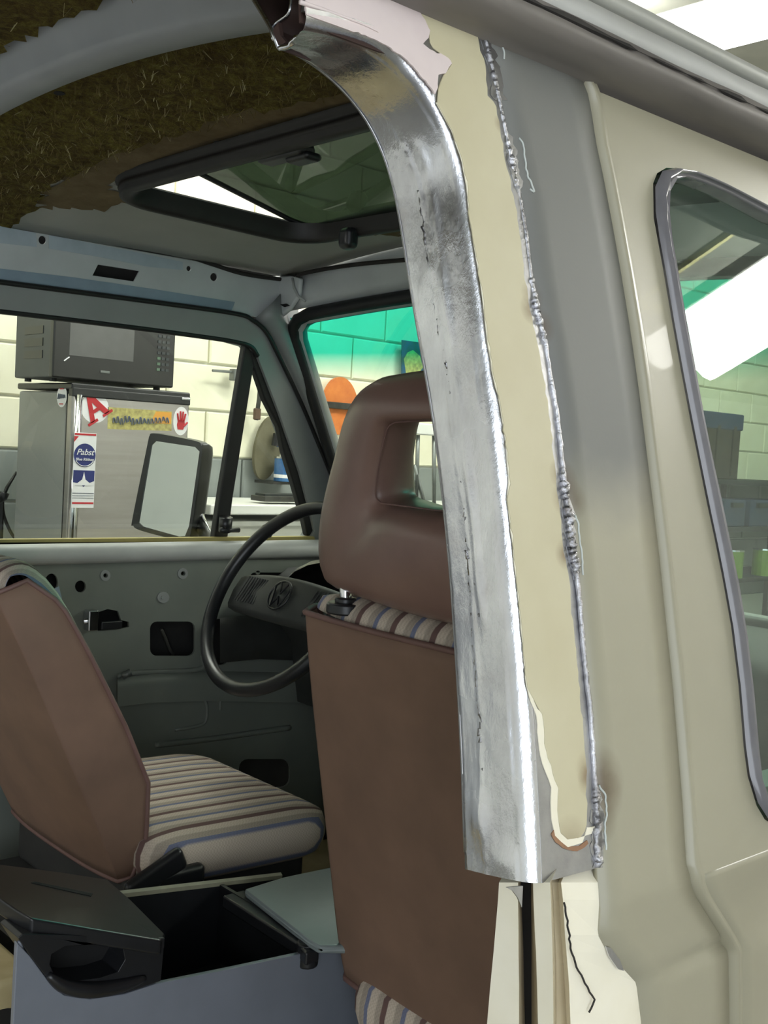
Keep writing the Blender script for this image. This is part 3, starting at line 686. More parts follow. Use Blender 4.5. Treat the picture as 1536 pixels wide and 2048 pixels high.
# ---- sunroof: black ring, tilted tinted glass, latch
def rrect(x0, x1, y0, y1, r, n=10):
    out = []
    for cx, cy, a0 in ((x1-r, y1-r, 0), (x0+r, y1-r, 90), (x0+r, y0+r, 180), (x1-r, y0+r, 270)):
        for a in np.linspace(a0, a0+90, n): out.append((cx+r*math.cos(math.radians(a)), cy+r*math.sin(math.radians(a))))
    return np.array(out)
def offs(d): return rrect(-SX-.012-d, SX+.012+d, SY0-.012-d, SY1+.012+d, .085+d)
ring = []
for d, h in ((.012, .002), (.011, -.004), (.006, -.006), (.005, -.011), (.007, -.013), (.005, -.018), (.003, -.019), (.004, -.025), (-.003, -.028), (-.014, -.028), (-.018, -.022), (-.020, -.008), (-.021, .006)):
    ring.append([np.array([x, y, zr(np.clip(x, -.73, .73), y)+h]) for x, y in offs(d)])
sun = mesh('sunroof', *grid(ring, True), 'black_trim', van, smooth=True); tag(sun, label='black framed pop-up sunroof with tinted glass')
gl = [np.array([x, y, 1.828+.22*(.64-y)]) for x, y in rrect(-SX+.0, SX, SY0-.01, SY1+.01, .06)]
mesh('sunroof_glass', *plate_geo([gl], (0, 0, .0002)), 'sunroof_glass', sun)
MB().tube(gl+gl[:1], .005, 6).build('glass_gasket', 'black_rubber', sun, smooth=True)
zz1 = zr(0, SY0)
lc = Y(558, 338, .222)
lm = MB().box((lc[0], .232, zz1-.034), (.10, .03, .016)); lm.box((lc[0]+.03, .240, zz1-.042), (.05, .03, .012)); lm.build('sunroof_latch', 'black_plastic', sun, bevel=.006)
hc = Y(700, 478, .622)
hb = MB().box((hc[0], .618, hc[2]), (.035, .03, .04)); hb.build('sunroof_hinge', 'black_plastic', sun, bevel=.012, seg=3)

# ---- far (driver's) side: roof rail, door frame, A pillar, header
RX = -.735
def rp(px, py, off=0.): return X(px, py, RX+off)
top = [(-160, 414), (0, 442), (100, 460), (200, 481), (300, 501), (380, 515), (420, 527), (480, 546), (540, 556), (590, 560)]
bot = [(600, 650), (545, 640), (470, 626), (300, 605), (0, 566), (-160, 546)]
holes = [[rp(a+r*math.cos(t), b+r*math.sin(t)*1.1) for t in np.linspace(0, 2*math.pi, 15)[:-1]] for a, b, r in ((7, 466, 7), (85, 480, 8), (378, 537, 5), (428, 554, 7.5), (165, 485, 2))]
holes.append([rp(*p) for p in ((196, 529), (279, 542), (268, 563), (185, 551))])
rail = mesh('roof_side_rail', *plate_geo([[rp(*p) for p in top+bot]]+holes, (-.004, 0, 0)), 'rail_light', van); tag(rail, label='pale grey roof rail with punched holes above the driver door')
MB().box((-.79, .42, 1.75), (.05, .86, .11)).build('rail_core', 'hole_black', rail)
MB().box((-.765, -.74, 1.735), (.05, 1.52, .15)).build('rear_roof_rail', 'rail_light', rail, bevel=.012)
plate('rail_tape', [[rp(*p, .002) for p in ((-160, 515), (0, 537), (150, 555), (300, 577), (470, 604), (462, 624), (300, 601), (150, 580), (0, 560), (-160, 538))]], (-.002, 0, 0), 'blue_tape', rail)
plate('rail_primer', [[rp(*p, .0015) for p in ((-160, 432), (0, 452), (72, 466), (74, 494), (0, 486), (-160, 466))]], (-.001, 0, 0), 'rail_primer', rail)
plate('rail_primer', [[rp(*p, .0015) for p in ((98, 470), (200, 490), (300, 510), (366, 524), (366, 540), (300, 534), (200, 514), (98, 497))]], (-.001, 0, 0), 'rail_primer', rail)
MB().tube([rp(-160, 544, .004), rp(0, 564, .004), rp(300, 603, .004), rp(470, 626, .004)], .004, 6).build('rail_flange', 'console_rim', rail)
MB().tube(smooth_curve([rp(*p, .006) for p in top]+[Y(600, 549, .80), Y(650, 538, .815), Y(720, 528, .82), Y(830, 518, .82)], 60), .0045, 6).build('roof_seam', 'sealant_black', rail, smooth=True)
# header over the windshield and the corner gusset
wTL, wBL = Y(580, 636, .825), X(730, 1125, -.79)
WS = [(577, 700), (572, 670), (575, 645), (590, 627), (640, 613), (720, 601), (830, 583)]
def ws(u, v):                                                         # windshield: u -1..1 across, v 0 top .. 1 bottom
    e = wTL*(1-v)+wBL*v
    return np.array([abs(e[0])*u, e[1]+.085*(1-u*u), e[2]+.05*(1-u*u)*(1-v)])
rows = []
for u in np.linspace(-1, 1, 31):
    b = ws(u*1.0, 0)+np.array([0, -.006, .014]); x = u*.735; t = np.array([x, .832, zr(x, .83)+.004])
    rows.append([t, t*.75+b*.25+np.array([0, -.008, 0]), t*.5+b*.5+np.array([0, -.012, 0]), t*.2+b*.8+np.array([0, -.012, 0]), b])
hd = shell('windshield_header', rows, (0, .008, .002), 'rail_light', van, smooth=True)
gus = [[Y(*p, .80) for p in ((468, 612), (492, 566), (530, 552), (575, 550), (600, 556), (598, 590), (580, 618), (560, 634), (535, 640), (505, 636), (470, 630))]]
mesh('corner_gusset', *plate_geo(gus, (0, .012, 0)), 'rail_light', hd, bevel=.006, seg=3)
MB().tube([Y(*p, .797) for p in ((585, 556), (588, 575), (596, 592), (610, 602))], .003, 6).build('gusset_fold', 'interior_grey', hd, smooth=True)
plate('gusset_slot', [[Y(*p, .796) for p in ((560, 609), (572, 607), (578, 611), (568, 614))]], (0, .003, 0), 'hole_black', hd)

# ---- driver door: window frame + inner panel
dh = [(-160, 605), (0, 622), (250, 652), (400, 672), (465, 682), (500, 692), (515, 712), (560, 830), (600, 945), (622, 1030), (629, 1062), (622, 1074), (440, 1081), (0, 1083), (-160, 1083)]
do = [(-190, 540), (0, 564), (300, 603), (470, 627), (506, 641), (532, 664), (553, 703), (600, 800), (640, 895), (672, 975), (705, 1060), (712, 1125), (400, 1127), (0, 1127), (-190, 1127)]
F3 = lambda l, off: [fside(*p, off) for p in l]
dd = mesh('driver_door', *plate_geo([F3(do, .03), F3(dh, .03)], (-.045, 0, 0)), 'frame_grey', van, bevel=.008, seg=3); tag(dd, label='stripped grey driver door with bare inner panel')
MB().tube(smooth_curve(F3(do[:10], .036), 60), .005, 6).build('door_gap_seal', 'black_rubber', dd, smooth=True)
MB().tube(smooth_curve(F3(dh[:7], .026), 50), .006, 6).build('window_channel', 'black_rubber', dd, smooth=True)
# vent window: upright bar, black slanted frame with foam, painted sill highlight over a dark strip, catch
bar = [fside(*p, .02) for p in ((490, 690), (512, 702), (466, 1000), (456, 1078), (428, 1078), (442, 980))]
plate('vent_window_bar', [bar], (-.02, 0, 0), 'black_rubber', dd, bevel=.004)
vf = [fside(*p, .022) for p in ((508, 694), (520, 716), (562, 830), (602, 945), (625, 1030), (630, 1072), (615, 1072), (608, 1040), (585, 960), (568, 905), (558, 855), (530, 800), (508, 735), (502, 700))]
plate('vent_window_frame', [vf], (-.02, 0, 0), 'black_rubber', dd, bevel=.004)
plate('window_glass', [F3(dh, .005)], (-.0002, 0, 0), 'far_glass', dd)
mm = MB(); mm.tube([fside(*p, .04) for p in ((450, 1062), (452, 1035))], .016, 10); mm.tube([fside(*p, .05) for p in ((440, 1060), (478, 1060))], .006, 8); mm.build('vent_catch', 'black_plastic', dd, smooth=True)
MB().tube([fside(534, 1072, .03), fside(534, 1052, .03)], .012, 8).build('lock_knob', 'black_plastic', dd, smooth=True)
plate('sill_edge_tone', [F3([(-190, 1081), (628, 1073), (632, 1082), (-190, 1086)], .036)], (-.02, 0, 0), 'yellow_cream', dd)  # thin yellowish highlight on the sill, painted as a coloured strip
plate('sill_edge_tone', [F3([(-190, 1086), (632, 1080), (632, 1095), (-190, 1098)], .034)], (-.02, 0, 0), 'hole_black', dd)
sill = [[np.array([-.83+dx, y, 1.155+dz]) for dx, dz in ((0, .03), (.012, .03), (.025, .022), (.03, .008), (.026, -.006), (.01, -.012))] for y in (-.1, .4, .8, 1.1)]
mesh('sill_roll', *grid(sill), 'interior_grey', dd, smooth=True)
DX = -.825
def dp(px, py, off=0.): return X(px, py, DX+off)
po = [(-190, 1120), (720, 1120), (700, 1300), (668, 1500), (650, 1760), (-190, 1760)]
hl = []
def ell(cx, cy, rx, ry, n=18): return [(cx+rx*math.cos(t), cy+ry*math.sin(t)) for t in np.linspace(0, 2*math.pi, n+1)[:-1]]
def rbox(x0, y0, x1, y1, r): return [(x, y) for x, y in rrect(x0, x1, y0, y1, r, 5)]
for l in (ell(161, 1173, 11, 12), ell(211, 1151, 4, 4), ell(366, 1147, 4, 4), ell(516, 1145, 4, 4), rbox(300, 1243, 390, 1312, 14), [(192, 1226), (215, 1218), (236, 1222), (242, 1240), (258, 1244), (258, 1254), (240, 1258), (196, 1262)], rbox(478, 1518, 580, 1575, 18), ell(586, 1395, 4, 5), rbox(424, 1238, 455, 1330, 12), rbox(500, 1145, 590, 1172, 10), rbox(590, 1290, 640, 1330, 8), ell(103, 1165, 13, 18)):
    hl.append([dp(*p) for p in l])
pan = mesh('inner_panel', *plate_geo([[dp(*p) for p in po]]+hl, (-.006, 0, 0)), 'door_grey', dd)
plate('panel_backing', [[dp(*p, -.07) for p in po]], (-.004, 0, 0), 'floor_dark', dd)
# pressed ridges and pockets
def press(pts, r=.006, m='door_grey'): MB().tube(smooth_curve([dp(*p, .001) for p in pts], 30), r, 6).build('pressed_ridge', m, dd, smooth=True)
press([(235, 1352), (262, 1347), (300, 1344), (400, 1338), (404, 1310)])
press([(290, 1402), (340, 1394), (395, 1392), (412, 1405), (412, 1440), (395, 1452), (350, 1460)], .004)
press([(620, 1380), (500, 1384), (455, 1388), (442, 1400), (440, 1420)], .004)
press([(310, 1490), (420, 1478), (580, 1455)], .007)
rows = [[dp(*p, o) for p in ((235, 1354+k), (300, 1346+k), (410, 1342+k), (640, 1346+k))] for k, o in ((0, .0), (10, .022), (24, .026), (60, .024))]
mesh('panel_ledge', *grid(rows), 'door_grey', dd, smooth=True)
for l in ((327, 1195, 12), (327, 1195, 4)):
    plate('panel_boss', [[dp(*p, .003+.002*(l[2] < 9)) for p in ell(l[0], l[1], l[2], l[2]*.95)]], (-.003, 0, 0), 'frame_grey', dd, bevel=.001)
for (a, b) in ((211, 1151), (366, 1147)):
    plate('panel_washer', [[dp(*p, .002) for p in ell(a, b, 10, 11)], [dp(*p, .002) for p in ell(a, b, 5, 5)]], (-.002, 0, 0), 'frame_grey', dd)
hm = MB(); hm.box(dp(182, 1240, .014), (.025, .022, .044)); hm.tube([dp(166, 1243, .01), dp(190, 1240, .02)], .007, 8); hm.build('door_handle_latch', 'chrome', dd, bevel=.003)
MB().box(dp(222, 1250, .002), (.01, .05, .018)).build('latch_rod', 'black_plastic', dd, bevel=.003)
plate('vapour_film', [[dp(*p, .003) for p in ((104, 1180), (118, 1172), (128, 1215), (134, 1235), (122, 1228), (108, 1200))]], (-.002, 0, 0), 'blue_tape', dd)
MB().tube(smooth_curve([dp(*p, -.03) for p in ((322, 1258), (330, 1275), (338, 1296), (346, 1310))], 20), .004, 6).build('window_regulator', 'steel_dark', dd, smooth=True)
MB().tube([dp(245, 1352, .012), dp(262, 1344, .02)], .008, 8).build('panel_clip', 'pole_grey', dd, smooth=True)
# arm rest hollow behind the wheel
rows = [[dp(*p, o) for p in ((440, 1236+k), (520, 1228+k), (610, 1232+k))] for k, o in ((0, .03), (14, .04), (70, .045), (90, .02))]
mesh('map_pocket', *grid(rows), 'dash', dd, smooth=True)

# ---- A pillar, windshield
ap_l = [fside(*p, .02) for p in ((506, 641), (532, 664), (553, 703), (600, 800), (640, 895), (672, 975), (712, 1070), (725, 1140))]
n = 24; al = resample(ap_l, n); wl_ = np.array([ws(-1, v) for v in np.linspace(-.09, 1.05, n)])
rows = [[al[i]+np.array([.0, .0, 0]), al[i]*.66+wl_[i]*.34+np.array([.020, -.012, 0]), al[i]*.36+wl_[i]*.64+np.array([.018, -.010, 0]), wl_[i]+np.array([-.010, .002, 0])] for i in range(n)]
ap = shell('windshield_pillar', rows, (-.006, .006, 0), 'frame_grey', van, smooth=True); tag(ap, label='grey windshield pillar on the driver side')
shell('windshield_pillar', [[p*np.array([-1, 1, 1]) for p in r] for r in rows], (.006, .006, 0), 'frame_grey', van, smooth=True)
MB().tube(resample([al[i]*.5+wl_[i]*.5+np.array([.026, -.014, 0]) for i in range(10, n)], 14), .004, 6).build('pillar_edge_strip', 'cream_floor', ap, smooth=True)
wsf = mesh('windshield', *grid([[ws(u, v) for u in np.linspace(-1, 1, 25)] for v in np.linspace(0, 1, 17)]), 'windshield_glass', van, smooth=True); tag(wsf, label='windshield with a green tinted sun band')
ed = [ws(u, 0) for u in np.linspace(-.92, .92, 30)]+[ws(.965, .012), ws(.99, .035), ws(1, .075)]+[ws(1, v) for v in np.linspace(.1, 1, 16)]+[ws(u, 1) for u in np.linspace(.95, -.95, 20)]+[ws(-1, v) for v in np.linspace(1, .1, 16)]+[ws(-1, .075), ws(-.99, .035), ws(-.965, .012)]
MB().tube([p+np.array([0, -.004, 0]) for p in ed], .015, 8, closed=True).build('windshield_seal', 'black_rubber', wsf, smooth=True)
MB().tube([p+np.array([0, .012, 0]) for p in ed], .018, 8, closed=True).build('windshield_frame', 'interior_grey', wsf, smooth=True)
mesh('scuttle', *grid([[ws(u, 1.0)+np.array([0, .0, -.02]) for u in np.linspace(-1, 1, 9)], [ws(u, 1.0)+np.array([0, .14, -.06]) for u in np.linspace(-1, 1, 9)], [ws(u, 1.0)+np.array([0, .22, -.5]) for u in np.linspace(-1, 1, 9)]]), 'beige', van, smooth=True)

# ---- dashboard, instrument hood, steering wheel
dash = [[np.array([x, y, z]) for y, z in ((1.20, 1.13), (1.05, 1.135), (.90, 1.125), (.86, 1.10), (.86, 1.02), (.92, .95), (.95, .80))] for x in np.linspace(-.78, .78, 8)]
dsh = mesh('dashboard', *grid(dash), 'dash', van, smooth=True)
hood = []
for y, s in ((.70, .92), (.715, 1.), (.78, 1.02), (.9, 1.02), (1.0, .9)):
    hood.append([np.array([-.38+.19*s*math.cos(a), y+.02*math.sin(a), 1.09+.105*s*max(-.6, math.sin(a))]) for a in np.linspace(-.4, math.pi+.4, 15)])
mesh('instrument_hood', *grid(hood), 'black_plastic', dsh, smooth=True)
SC = np.array([-.40, .60, 1.125]); SA = math.radians(31)
sn = np.array([0, -math.cos(SA), math.sin(SA)]); sx = EX; su = np.cross(sn, sx)
SR = .198
sw = MB().tube([SC+SR*(math.cos(t)*sx+math.sin(t)*su) for t in np.linspace(0, 2*math.pi, 73)[:-1]], .0135, 10, closed=True).build('steering_wheel', 'black_plastic', van, smooth=True)
tag(sw, label='black two-spoke steering wheel')
# wide spoke bar across the wheel
rows = []
for x in np.linspace(-.185, .185, 25):
    hw = .036+.010*math.cos(x/.19*1.5); dz = .022*(1-(x/.19)**2)
    rows.append([SC+sx*x+su*(hw*a-.004)+sn*(-.030+dz+b) for a, b in ((-1, -.02), (-1, 0), (-.8, .006), (0, .010), (.8, .006), (1, 0), (1, -.02))])
mesh('wheel_spoke', *grid(rows), 'dash', sw, smooth=True)
def w2(a, b, h=.004): return SC+sx*a+su*b+sn*h
for (x0, x1) in ((-.145, -.075), (.075, .145)):
    m_ = MB()
    for k in range(8): x = x0+(x1-x0)*(k+.5)/8; m_.tube([w2(x, -.030, -.004), w2(x+.01, .026, -.004)], .0018, 5)
    m_.build('horn_pad_ribs', 'dash', sw)
MB().tube([w2(.030*math.cos(t), .030*math.sin(t)-.002, .005) for t in np.linspace(0, 2*math.pi, 33)[:-1]], .0022, 6, closed=True).build('hub_emblem', 'black_plastic', sw, smooth=True)
em = MB()
for l in ([(-.012, .026), (0, .003), (.012, .026)], [(-.024, .016), (-.012, -.024), (0, -.004), (.012, -.024), (.024, .016)]): em.tube([w2(a, b-.002, .005) for a, b in l], .0022, 6)
em.build('hub_emblem', 'black_plastic', sw)
MB().tube([SC+sn*-.03, SC+sn*-.30], .03, 12).build('steering_column', 'black_plastic', sw, smooth=True)
MB().tube([SC+sn*-.12+sx*-.02, SC+sn*-.10+sx*-.17+su*.02], .008, 8).build('column_stalk', 'black_plastic', sw, smooth=True)

# ---- side mirror outside the driver door
mp, mn = np.array([-1.02, .73, 1.29]), np.array([.42, -.9, .05]); mn = mn/np.linalg.norm(mn)
ho_ = [(300, 873), (312, 867), (392, 882), (404, 891), (406, 905), (384, 1062), (374, 1081), (356, 1080), (280, 1060), (268, 1048), (267, 1036)]
hg_ = [(311, 882), (390, 894), (399, 903), (378, 1052), (370, 1072), (358, 1073), (286, 1053), (277, 1045), (303, 890)]
def mpp(px, py, o=0.): return PL(px, py, mp+mn*o, mn)
cen = np.mean([mpp(*p) for p in ho_], 0)
o0 = smooth_curve([mpp(*p) for p in ho_+ho_[:1]], 60)[:-1]
back = -mn
rows = [list(o0+mn*.003)]
for k, s in ((.0, 1.), (.02, 1.02), (.045, .97), (.065, .85), (.075, .6)):
    rows.append([cen+(p-cen)*s+back*k for p in o0])
rows.append([cen+back*.078 for p in o0])
mir = mesh('side_mirror', *grid(rows, True), 'black_plastic', van, smooth=True); tag(mir, label='black door mirror outside the driver window')
plate('mirror_bezel', [list(o0+mn*.004), [mpp(*p, .004) for p in hg_]], tuple(back*.006), 'black_plastic', mir)
plate('mirror_glass', [[mpp(*p, .002) for p in hg_]], tuple(back*.004), 'mirror_silver', mir)
MB().tube([X(398, 1040, -.99), X(412, 1072, -.95), X(422, 1090, -.90), X(430, 1096, -.86)], .016, 10).build('mirror_arm', 'black_plastic', mir, smooth=True)
MB().tube([X(402, 1030, -.985), X(424, 1082, -.93)], .007, 8).build('mirror_stay', 'chrome', mir, smooth=True)

# ---- cab floor, step, door post seen between the seats
mesh('cab_floor', *plate_geo([[(-.84, -.9, .44), (.88, -.9, .44), (.88, 1.2, .44), (-.84, 1.2, .44)]], (0, 0, -.03)), 'cream_floor', van)
MB().box((-.42, .33, .53), (.50, .46, .16)).build('seat_box', 'floor_dark', van, bevel=.01)
MB().box((.45, .42, .50), (.46, .36, .10)).build('seat_box', 'floor_dark', van, bevel=.01)
MB().box((-.50, -.22, .53), (.62, .50, .18)).build('step_box', 'cream_floor', van, bevel=.012)
plate('step_hole', [circ(Z(16, 2032, .6205), .022, EX, EY, 16)], (0, 0, -.001), 'hole_black', van)
plate('kick_panel', [[X(*p, -.78) for p in ((646, 1440), (664, 1440), (690, 1600), (690, 1760), (640, 1760), (652, 1600))]], (0, .02, 0), 'yellow_cream', van)
mesh('front_bulkhead', *plate_geo([[(-.82, 1.14, .44), (.82, 1.14, .44), (.82, 1.14, 1.12), (-.82, 1.14, 1.12)]], (0, .02, 0)), 'dash', van)
mesh('driver_rear_side', *plate_geo([[(-.86, -.10, .44), (-.86, -1.5, .44), (-.86, -1.5, 1.2), (-.86, -.10, 1.2)]], (-.02, 0, 0)), 'interior_grey', van)
MB().box((-.80, -.06, 1.44), (.08, .17, .62)).build('driver_rear_pillar', 'interior_grey', van, bevel=.01)

# ================================================================== seats
def backrest(root, cx, by, bz, H, k, hw, dside, nt=.10):
    """cx centre, (by, bz) rear lower edge, H height along the back, k = dy/dz lean, hw half width"""
    L = math.hypot(1, k); up = np.array([0, k/L, 1/L]); fw = np.array([0, 1/L, -k/L]); B = np.array([cx, by, bz])
    def wd(v): return hw*(1-nt*max(0, (v-.72)/.28)**2-.03*max(0, (.16-v)/.16)**2)
    def back(u, v): return B+EX*(u*wd(v))+up*(H*v)+fw*(.010*(abs(u)**3))
    us = np.r_[-1, -.985, np.linspace(-.93, .93, 19), .985, 1]; vs_ = np.linspace(0, 1, 25)
    def ds(v): return float(np.interp(v, [0, .08, .25, .45, .7, .9, 1], dside))
    rows = []
    for v in vs_:
        row = []
        for sgn, rng_ in ((-1, [1., .75, .5, .25, .04]),):
            for t in rng_: row.append(back(-1, v)+fw*ds(v)*t-EX*(.012*math.sin(t*1.6)))
        row += [back(u, v) for u in us]
        for t in (.04, .25, .5, .75, 1.): row.append(back(1, v)+fw*ds(v)*t+EX*(.012*math.sin(t*1.6)))
        rows.append(row)
    sh = shell('back_shell', rows, tuple(fw*.004), 'brown_back', root, smooth=True)
    edge = [r[0] for r in rows]+[p for p in rows[-1][1:-1]]+[r[-1] for r in reversed(rows)]+[p for p in reversed(rows[0][1:-1])]
    MB().tube(edge, .0042, 6, closed=True).build('piping', 'piping', sh, smooth=True)
    # striped cushion body: from the top edge over the crown and down the front
    prof = [(.002, 0), (.008, .012), (.022, .021), (.045, .024), (.070, .018), (.088, 0), (.100, -.05), (.108, -.15), (.112, -.30), (.118, -.42), (.10, -H+.02), (.05, -H-.02), (.01, -H)]
    us2 = np.linspace(-1, 1, 33); rows2 = []
    for d, h in prof:
        r_ = []
        for u in us2:
            v = 1+h/H; vv = min(1, max(0, v)); e = max(0, 1-abs(u)**6); p = back(u, vv)+up*(h-(vv-1)*H)*1.0
            p = B+EX*(u*(wd(vv)+.004*(1 if d > .03 else .3)))+up*(H+h*(.6+.4*e))+fw*(.028*abs(u)**3*(1 if d < .03 else .5)+d*(.62+.38*e)+(ds(vv)*.25*e if d > .03 else 0))
            r_.append(p)
        rows2.append(r_)
    v, f = grid(rows2); mesh('back_cushion', v, f, 'stripe_cloth', root, smooth=True, sub=1)
    return back, up, fw
def cushion(root, cx, y0, y1, zt, th, hw, tilt=0.):
    ring = rrect(-hw, hw, y0, y1, .07, 8); rows = []
    for s, z in ((.90, -th), (.97, -th*.85), (1.0, -th*.55), (1.0, -th*.35), (.975, -th*.12), (.92, -.004), (.80, .004), (.5, .008), (.2, .009), (.0, .009)):
        yc = (y0+y1)/2; r_ = []
        for x, y in ring: yy = yc+(y-yc)*s; r_.append(np.array([cx+x*s, yy, zt+z+tilt*(yy-y0)]))
        rows.append(r_)
    return mesh('seat_cushion', *grid(rows, True), 'stripe_cloth', root, smooth=True)

# ---- passenger seat (seen from behind)
ps = empty('passenger_seat', (.45, .45, .56), 'brown passenger seat with striped cloth, headrest and vinyl back behind the pillar', 'car seat', 'front seats of the van')
PK = -.2
bk, up_, fw_ = backrest(ps, .452, .283, .69, .522, PK, .262, [.02, .05, .09, .09, .07, .05, .03], .02)
cushion(ps, .452, .27, .74, .72, .10, .25)
MB().box((.452, .50, .585), (.40, .40, .08)).build('seat_base', 'floor_dark', ps, bevel=.01)
# headrest
HP, HN = np.array([.45, .205, 1.36]), np.array([0, 1, .12]); HN = HN/np.linalg.norm(HN)
def hpl(px, py, o=0.): return PL(px, py, HP+HN*o, HN)
ol = [hpl(*p) for p in [(672, 1176), (652, 1162), (642, 1128), (640, 1085), (646, 1030), (660, 975), (678, 915), (698, 850), (716, 812), (742, 778), (776, 756), (815, 746)]]
XC = .452
def mirr(l): return [np.array([2*XC-p[0], p[1], p[2]]) for p in reversed(l)]
zt_ = ol[-1][2]; zb_ = ol[0][2]
il = [hpl(*p, -.03) for p in [(778, 1004), (768, 992), (768, 965), (776, 915), (789, 862), (802, 846), (826, 842)]]
HO = smooth_curve(ol+[np.array([XC, ol[-1][1], zt_+.006])]+mirr(ol)+[np.array([XC, ol[0][1], zb_-.006])]+ol[:1], 97)[:-1]
HI = smooth_curve(il+[np.array([XC, il[-1][1], il[-1][2]+.002])]+mirr(il)+[np.array([XC, il[0][1], il[0][2]-.001])]+il[:1], 97)[:-1]
hc_ = HI.mean(0)
def radial(loop, ang):                                                # point of a loop at a given angle around the hole's centre
    a = np.arctan2(loop[:, 2]-hc_[2], loop[:, 0]-hc_[0]); o = np.argsort(a); a2 = np.r_[a[o]-2*math.pi, a[o], a[o]+2*math.pi]; l2 = np.vstack([loop[o]]*3)
    return np.array([np.interp(ang, a2, l2[:, k]) for k in range(3)])
angs = np.linspace(-math.pi, math.pi, 97)[:-1]
rows = []
for s in range(16):
    t = 2*math.pi*s/16; cs_, sn_ = math.cos(t), math.sin(t)
    e = .62; rr_ = math.copysign(abs(cs_)**e, cs_); dd_ = math.copysign(abs(sn_)**e, sn_)
    row = []
    for a in angs:
        O, I = radial(HO, a), radial(HI, a); I = np.array([I[0], O[1]*0+I[1], I[2]]); mid = (O+I)/2; th = .040+.016*max(0, -math.sin(a))
        yb = .018*((O[0]-XC)/.22)**2
        row.append(mid+(O-I)/2*rr_+HN*(dd_*th+yb))
    rows.append(row)
rows.append(rows[0])
hr = mesh('headrest', *grid(rows, True), 'brown_vinyl', ps, smooth=True); tag(hr, label='brown moulded headrest with an open middle')
MB().tube(list(HI-HN*.012), .0012, 5, closed=True).build('moulding_seam', 'piping', hr)
for x in (hpl(710, 1200)[0], 2*XC-hpl(710, 1200)[0]):
    yb = .200
    MB().tube([(x, yb+.012, 1.17), (x, yb, 1.28)], .0075, 12).build('headrest_post', 'chrome', hr, smooth=True)
    g = MB(); g.tube([(x, yb+.008, 1.210), (x, yb+.008, 1.224)], .026, 18); g.tube([(x, yb+.006, 1.222), (x, yb+.006, 1.231)], .014, 14); g.build('post_guide', 'black_plastic', ps, smooth=False, bevel=.003)

# ---- driver seat
dsx = -.445
ds_ = empty('driver_seat', (dsx, .35, .56), 'brown driver seat with striped cushion, reclined, beside the console', 'car seat', 'front seats of the van')
backrest(ds_, dsx-.025, .190, .690, .525, -.46, .21, [.02, .06, .10, .10, .09, .08, .05])
cushion(ds_, dsx, .215, .612, .770, .085, .245, tilt=-.03)
MB().box((dsx, .38, .655), (.42, .36, .09)).build('seat_base', 'floor_dark', ds_, bevel=.012)
hb2 = MB().box((-.195, .225, .722), (.02, .11, .04), Matrix.Rotation(math.radians(24), 3, 'X')); hb2.box((-.20, .27, .690), (.03, .09, .07)); hb2.build('recliner_cover', 'black_plastic', ds_, bevel=.01, seg=3)
rows = []
hx, hy, hz = dsx, -.085, 1.33
ra = rrect(-.15, .15, -.10, .10, .06, 6)
for d, s in ((-.05, .7), (-.045, .9), (-.02, 1.), (.02, 1.), (.045, .9), (.05, .7)): rows.append([np.array([hx+a*s, hy+d-.3*b*s*.9, hz+b*s]) for a, b in ra])
v, f = grid(rows, True); n_ = len(ra); f = list(f)+[tuple(range(n_)), tuple(range(len(v)-n_, len(v)))]
mesh('headrest', v, f, 'brown_vinyl', ds_, smooth=True)
for x in (-.06, .06): MB().tube([(dsx+x, -.03, 1.18), (dsx+x, -.06, 1.26)], .0075, 10).build('headrest_post', 'chrome', ds_, smooth=True)

# ================================================================== console between the seats
con = empty('floor_console', (.02, .1, .45), 'grey plastic floor console with cup holder and open bin between the seats', 'console')
cX = .15
def c_(px, py, o=0.): return X(px, py, cX+o)
face = [(34, 1884), (60, 1912), (100, 1966), (128, 1990), (180, 1998), (250, 1988), (312, 1968), (450, 1940), (600, 1908), (760, 1876), (800, 2600), (0, 2600)]
f3 = [c_(*p) for p in face]
f3 = [np.array([p[0], p[1], max(p[2], .45)]) for p in f3]
plate('console_side', [f3], (-.008, 0, 0), 'console_grey', con, bevel=.004)
yr, yf = f3[0][1], f3[9][1]; ztr, ztf = f3[6][2], f3[9][2]
farx = -.10
yq = yr+.235
plate('console_side', [[np.array([farx, yq, .45]), np.array([farx, yf, .45]), np.array([farx, yf, ztf+.01]), np.array([farx, yq, ztr+.012])]], (.008, 0, 0), 'black_plastic', con)
MB().tube([np.array([farx+.004, yf, ztf+.012]), np.array([farx+.004, yq, ztr+.014])], .006, 6).build('console_edge', 'console_rim', con)
plate('console_end', [[np.array([cX-.004, yr, .45]), np.array([farx, yq, .45]), np.array([farx, yq, ztr+.012]), np.array([cX-.004, yr, f3[0][2]])]], (.004, .006, 0), 'console_grey', con, bevel=.003)
MB().box(((cX+farx)/2, (yr+yf)/2+.10, .60), (abs(cX-farx)-.02, yf-yr-.24, .01)).build('console_bottom', 'hole_black', con)
MB().box(((cX+farx)/2, f3[6][1]+.004, .68), (abs(cX-farx)-.02, .006, .14)).build('console_divider', 'black_plastic', con)
MB().box(((cX+farx)/2, f3[8][1]+.03, .67), (abs(cX-farx)-.02, .006, .12)).build('console_divider', 'black_plastic', con)
